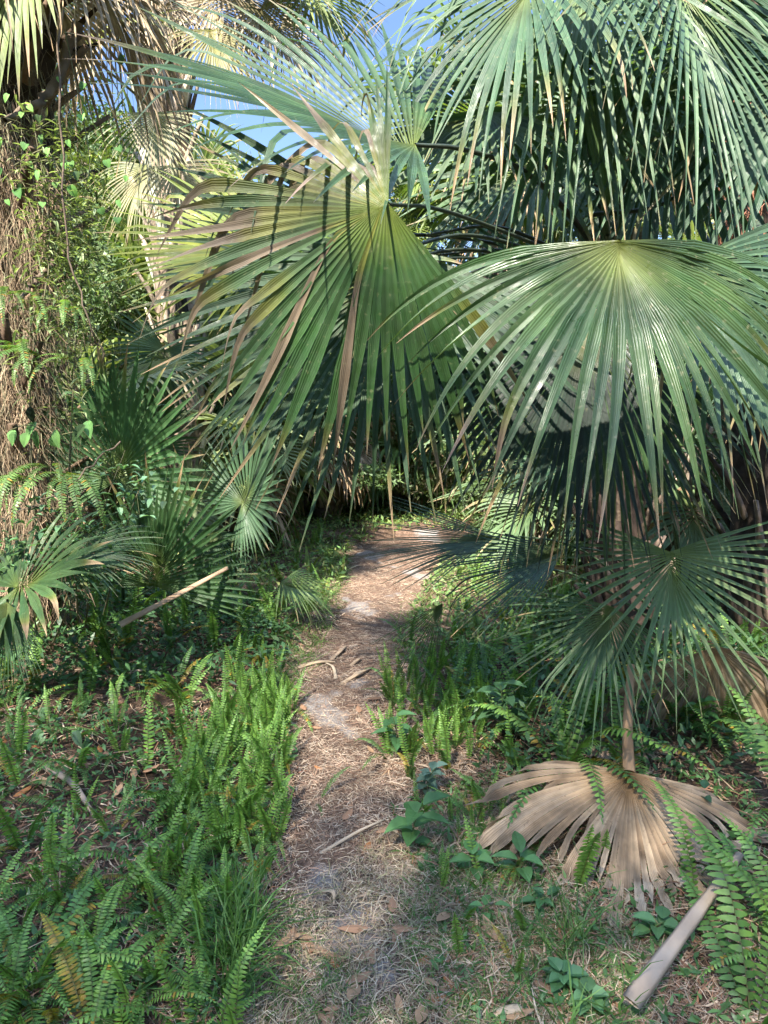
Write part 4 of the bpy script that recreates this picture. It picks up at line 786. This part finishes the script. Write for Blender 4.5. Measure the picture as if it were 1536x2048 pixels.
cover(FARR, 7000, 11, [(.14, .22, .06), (.10, .19, .05), (.18, .25, .08), (.08, .16, .05)], .05, .12, 'ground_cover', 'light green low leaves right of the path where it bends')
grass('meadow_grass', FARR, 4500, (.05, .18), [(.13, .22, .05), (.10, .18, .05), (.2, .24, .08)], 15, 'loose sunlit grass right of the path where it bends', w=.005, tuft=6)
grass('edge_grass', [(560, 1460), (640, 1300), (690, 1180), (700, 1100), (640, 1100), (560, 1300), (500, 1420)], 2400, (.05, .16), [(.12, .21, .05), (.09, .17, .05)], 16, 'fine green grass along the left edge of the path', w=.004, tuft=6)
# single dead leaves
R = NP(5)
def leafmesh(k):
    g = Geo(); ovate(g, (0, 0, .01), (1, 0, .12), (0, 0, 1), .085, .034, [(.34, .15, .06), (.26, .15, .09), (.38, .24, .14)][k], R, fold=-.35+.2*k, droop=.35-.25*k); return g.mesh('dead_leaf', M['straw'])
LM = [leafmesh(k) for k in range(3)]
lz = [([(480, 2100), (900, 2100), (900, 1850), (560, 1850)], 26, 'brown curled oak leaf lying on the near end of the path', 'dead leaves on the near path'), ([(600, 1850), (800, 1850), (780, 1400), (600, 1400)], 12, 'brown leaf lying on the middle stretch of the path', 'dead leaves on the middle path'),
      ([(900, 2100), (1280, 2100), (1200, 1850), (850, 1750)], 20, 'brown leaf lying in the dry grass right of the path', 'dead leaves in the dry grass'), ([(0, 1800), (300, 1700), (350, 1500), (0, 1500)], 22, 'reddish dead leaf on the bare patch among the left ferns', 'dead leaves on the left bank')]
Rr = random.Random(3)
for poly, n, lab, grp in lz:
    pl = [(G(*q).x, G(*q).y) for q in poly]; c = 0
    while c < n:
        x, y = Rr.uniform(min(p[0] for p in pl), max(p[0] for p in pl)), Rr.uniform(min(p[1] for p in pl), max(p[1] for p in pl))
        if not inpoly((x, y), pl): continue
        o = link('dead_leaf', LM[Rr.randrange(3)], None, (x, y, float(gz(x, y))+.006), Rr.uniform(0, 6.28), Rr.uniform(.6, 1.1)); tag(o, lab, 'dead leaf', grp); c += 1

# ------------------------------------------------------------------ thicket and trees behind
def crown_geo(g, c, rad, n, L, cols, R, lumps=14):
    c = V3(c); lc = R.normal(0, .5, (lumps, 3))*rad; lr = R.uniform(.25, .5, lumps)
    k = R.randint(0, lumps, n); q = nrm(R.normal(0, 1, (n, 3)))*(R.rand(n)[:, None]**.4)*lr[k][:, None]*np.array(rad); p = c+lc[k]+q
    Ln = R.uniform(.6, 1.3, n)*L; d = nrm(R.normal(0, 1, (n, 3))+[0, 0, -.3]); s = nrm(np.cross(d, R.normal(0, 1, (n, 3)))); W = (Ln*.36)[:, None]
    V = np.stack([p-s*W*.2, p+s*W*.2, p+d*Ln[:, None]*.5-s*W*.5, p+d*Ln[:, None]*.5+s*W*.5, p+d*Ln[:, None]-s*W*.08, p+d*Ln[:, None]+s*W*.08], 1)
    idx = np.arange(n*6).reshape(n, 6); f = np.concatenate([idx[:, [0, 1, 3, 2]], idx[:, [2, 3, 5, 4]]])
    lc_ = R.uniform(.75, 1.2, lumps)[k][:, None]; g.add(V, f, np.repeat(np.clip(mixcol(R, n, cols)*lc_, 0, 1), 6, 0)); return c+lc
def tree(px, Y, cyp, rad, label, n, L, cols, seed, name='tree', cat='tree', group=None, r=.09):
    c = P(px, cyp, Y); b = (c.x+.3, Y, float(gz(c.x, Y))); R = NP(seed); root = empty(name, b); tag(root, label, cat, group)
    g = Geo(); lc = crown_geo(g, c, np.array(rad, float), n, L, cols, R); tg = Geo(); tube(tg, bez([V3(b)-[0, 0, .1], (V3(b)+V3(c))/2+[.15, 0, 0], c], 12), [r, r*.8, r*.5], (.14, .11, .085), 9)
    for q in lc[:9]: tube(tg, bez([V3(c)*.7+V3(b)*.3, (V3(c)+q)/2-[0, 0, .1], q], 8), [r*.4, r*.2, r*.1], (.15, .12, .09), 5)
    link('trunk', tg.mesh('trunk', M['bark'], b), root); link('crown', g.mesh('crown', M['broad'], b), root); return root
T1 = [(.10, .17, .06), (.14, .2, .08), (.08, .13, .05)]; T2 = [(.16, .2, .13), (.2, .23, .15), (.12, .16, .1)]
tree(920, 14, 480, (1.8, 1.5, 1.7), 'fine grey-green tree behind the arching stalks in the middle', 12000, .10, T2, 1)
tree(1250, 13, 500, (2.4, 1.5, 2.4), 'fine-leaved tree behind the big palm, right of centre', 12000, .10, T2, 2)
tree(1480, 11, 250, (1.8, 1.4, 2.4), 'reddish-brown fine twigged tree at the upper right corner', 9000, .08, [(.3, .16, .1), (.16, .15, .08), (.25, .2, .12)], 3)
tree(480, 13, 560, (2.0, 1.4, 1.2), 'bright leafy tree behind the cabbage palm', 12000, .11, T1, 4)
tree(220, 12, 560, (1.4, 1.3, 1.0), 'bright leafy tree behind the shaggy left trunk', 10000, .10, T1, 5)
tree(40, 10, 300, (1.6, 1.2, 2.2), 'leafy tree behind the left border', 9000, .09, T1, 6)
tree(720, 15, 600, (2.2, 1.5, 1.3), 'leafy tree at the back, straight over the path', 11000, .12, T1, 7)
for k, (px, Y, cyp, rad, lab) in enumerate([(160, 7.0, 620, (.7, .5, .8), 'sunlit bush between the shaggy trunk and the cabbage palm'), (330, 7.6, 880, (.9, .6, .7), 'bush behind the broad upright fans'), (560, 9.5, 930, (1.0, .6, .5), 'low bush left of the path end'), (860, 9.6, 900, (1.1, .6, .6), 'tangled brownish bush at the path end'), (1060, 9.2, 900, (1.2, .6, .7), 'low bush right of the path end'), (1420, 6.6, 1010, (.8, .5, .6), 'low bush between the two right trunks'), (700, 10.5, 860, (1.3, .7, .7), 'dusty bush hiding the end of the path')]):
    tree(px, Y, cyp, rad, lab, 6000, .07, [(.12, .18, .06), (.16, .2, .08), (.2, .17, .1)] if k in (3, 6) else T1, 20+k, name='bush', cat='bush', r=.02)
def woods():
    R = NP(99); g = Geo()
    for k in range(34):
        a = math.radians(-34+68*k/33); Y = R.uniform(17, 24); x = Y*math.tan(a); top = R.uniform(4.5, 7.5)
        if -25 < math.degrees(a) < 3: top *= .72
        crown_geo(g, (x, Y, top*.5), np.array([1.9, 1.5, top*.42]), 3600, .22, [(.11, .17, .07), (.16, .21, .1), (.09, .13, .06), (.2, .22, .12)], R, 16)
        tube(g, bez([(x, Y, -.1), (x+.2, Y, top*.5)], 4), [.15, .08], (.12, .1, .08), 6)
    tag(link('far_woods', g.mesh('far_woods', M['broad'])), 'far wood closing the view behind the palms', 'woods', kind='stuff')
woods()
cover([(-600, 1010), (2100, 1010), (2600, 925), (-1100, 925)], 30000, 9, [(.10, .16, .06), (.16, .18, .09), (.2, .15, .1), (.07, .12, .05)], .14, .75, 'undergrowth', 'mixed green and brown undergrowth behind the path end')

# unseen oak, added behind the walker so its crown shades the near ground
def shade_tree():
    R = NP(314); b = (-3.0, -8.6, 0.0); root = empty('added_shade_oak', b); tag(root, 'unseen leafy oak added behind the walker to shade the near path', 'tree')
    g = Geo(); lc = crown_geo(g, (-3.3, -5.0, 8.4), np.array([5.2, 1.5, 3.4]), 44000, .1, [(.06, .11, .04), (.08, .13, .05)], R, 90)
    tg = Geo(); c = np.array([-3.2, -6.0, 5.2]); tube(tg, bez([V3(b)-[0, 0, .1], (-3.0, -8.0, 2.8), c], 12), [.26, .2, .15], (.16, .13, .1), 12)
    for q in lc[:20]: tube(tg, bez([c, (c+q)/2+[0, 0, -.1], q], 8), [.09, .05, .02], (.15, .12, .09), 6)
    link('trunk', tg.mesh('trunk', M['bark'], b), root); link('crown', g.mesh('crown', M['broad'], b), root)
shade_tree()

def side_woods():  # unseen trees, put in to block low light from the sides and behind
    """the same wood goes on beside and behind the walker"""
    R = NP(41); g = Geo()
    for k in range(30):
        a = math.radians(48+264*k/29); r = R.uniform(8, 11); x = r*math.sin(a); y = r*math.cos(a); top = R.uniform(5.5, 7.5)
        crown_geo(g, (x, y, top*.48), np.array([1.5, 1.5, top*.42]), 2600, .26, [(.06, .11, .04), (.09, .13, .05)], R, 16)
        tube(g, bez([(x, y, -.1), (x+.2, y, top*.5)], 4), [.15, .08], (.12, .1, .08), 6)
    tag(link('woods', g.mesh('woods', M['broad'])), 'unseen wood carried on beside and behind the walker', 'woods', kind='stuff')
side_woods()
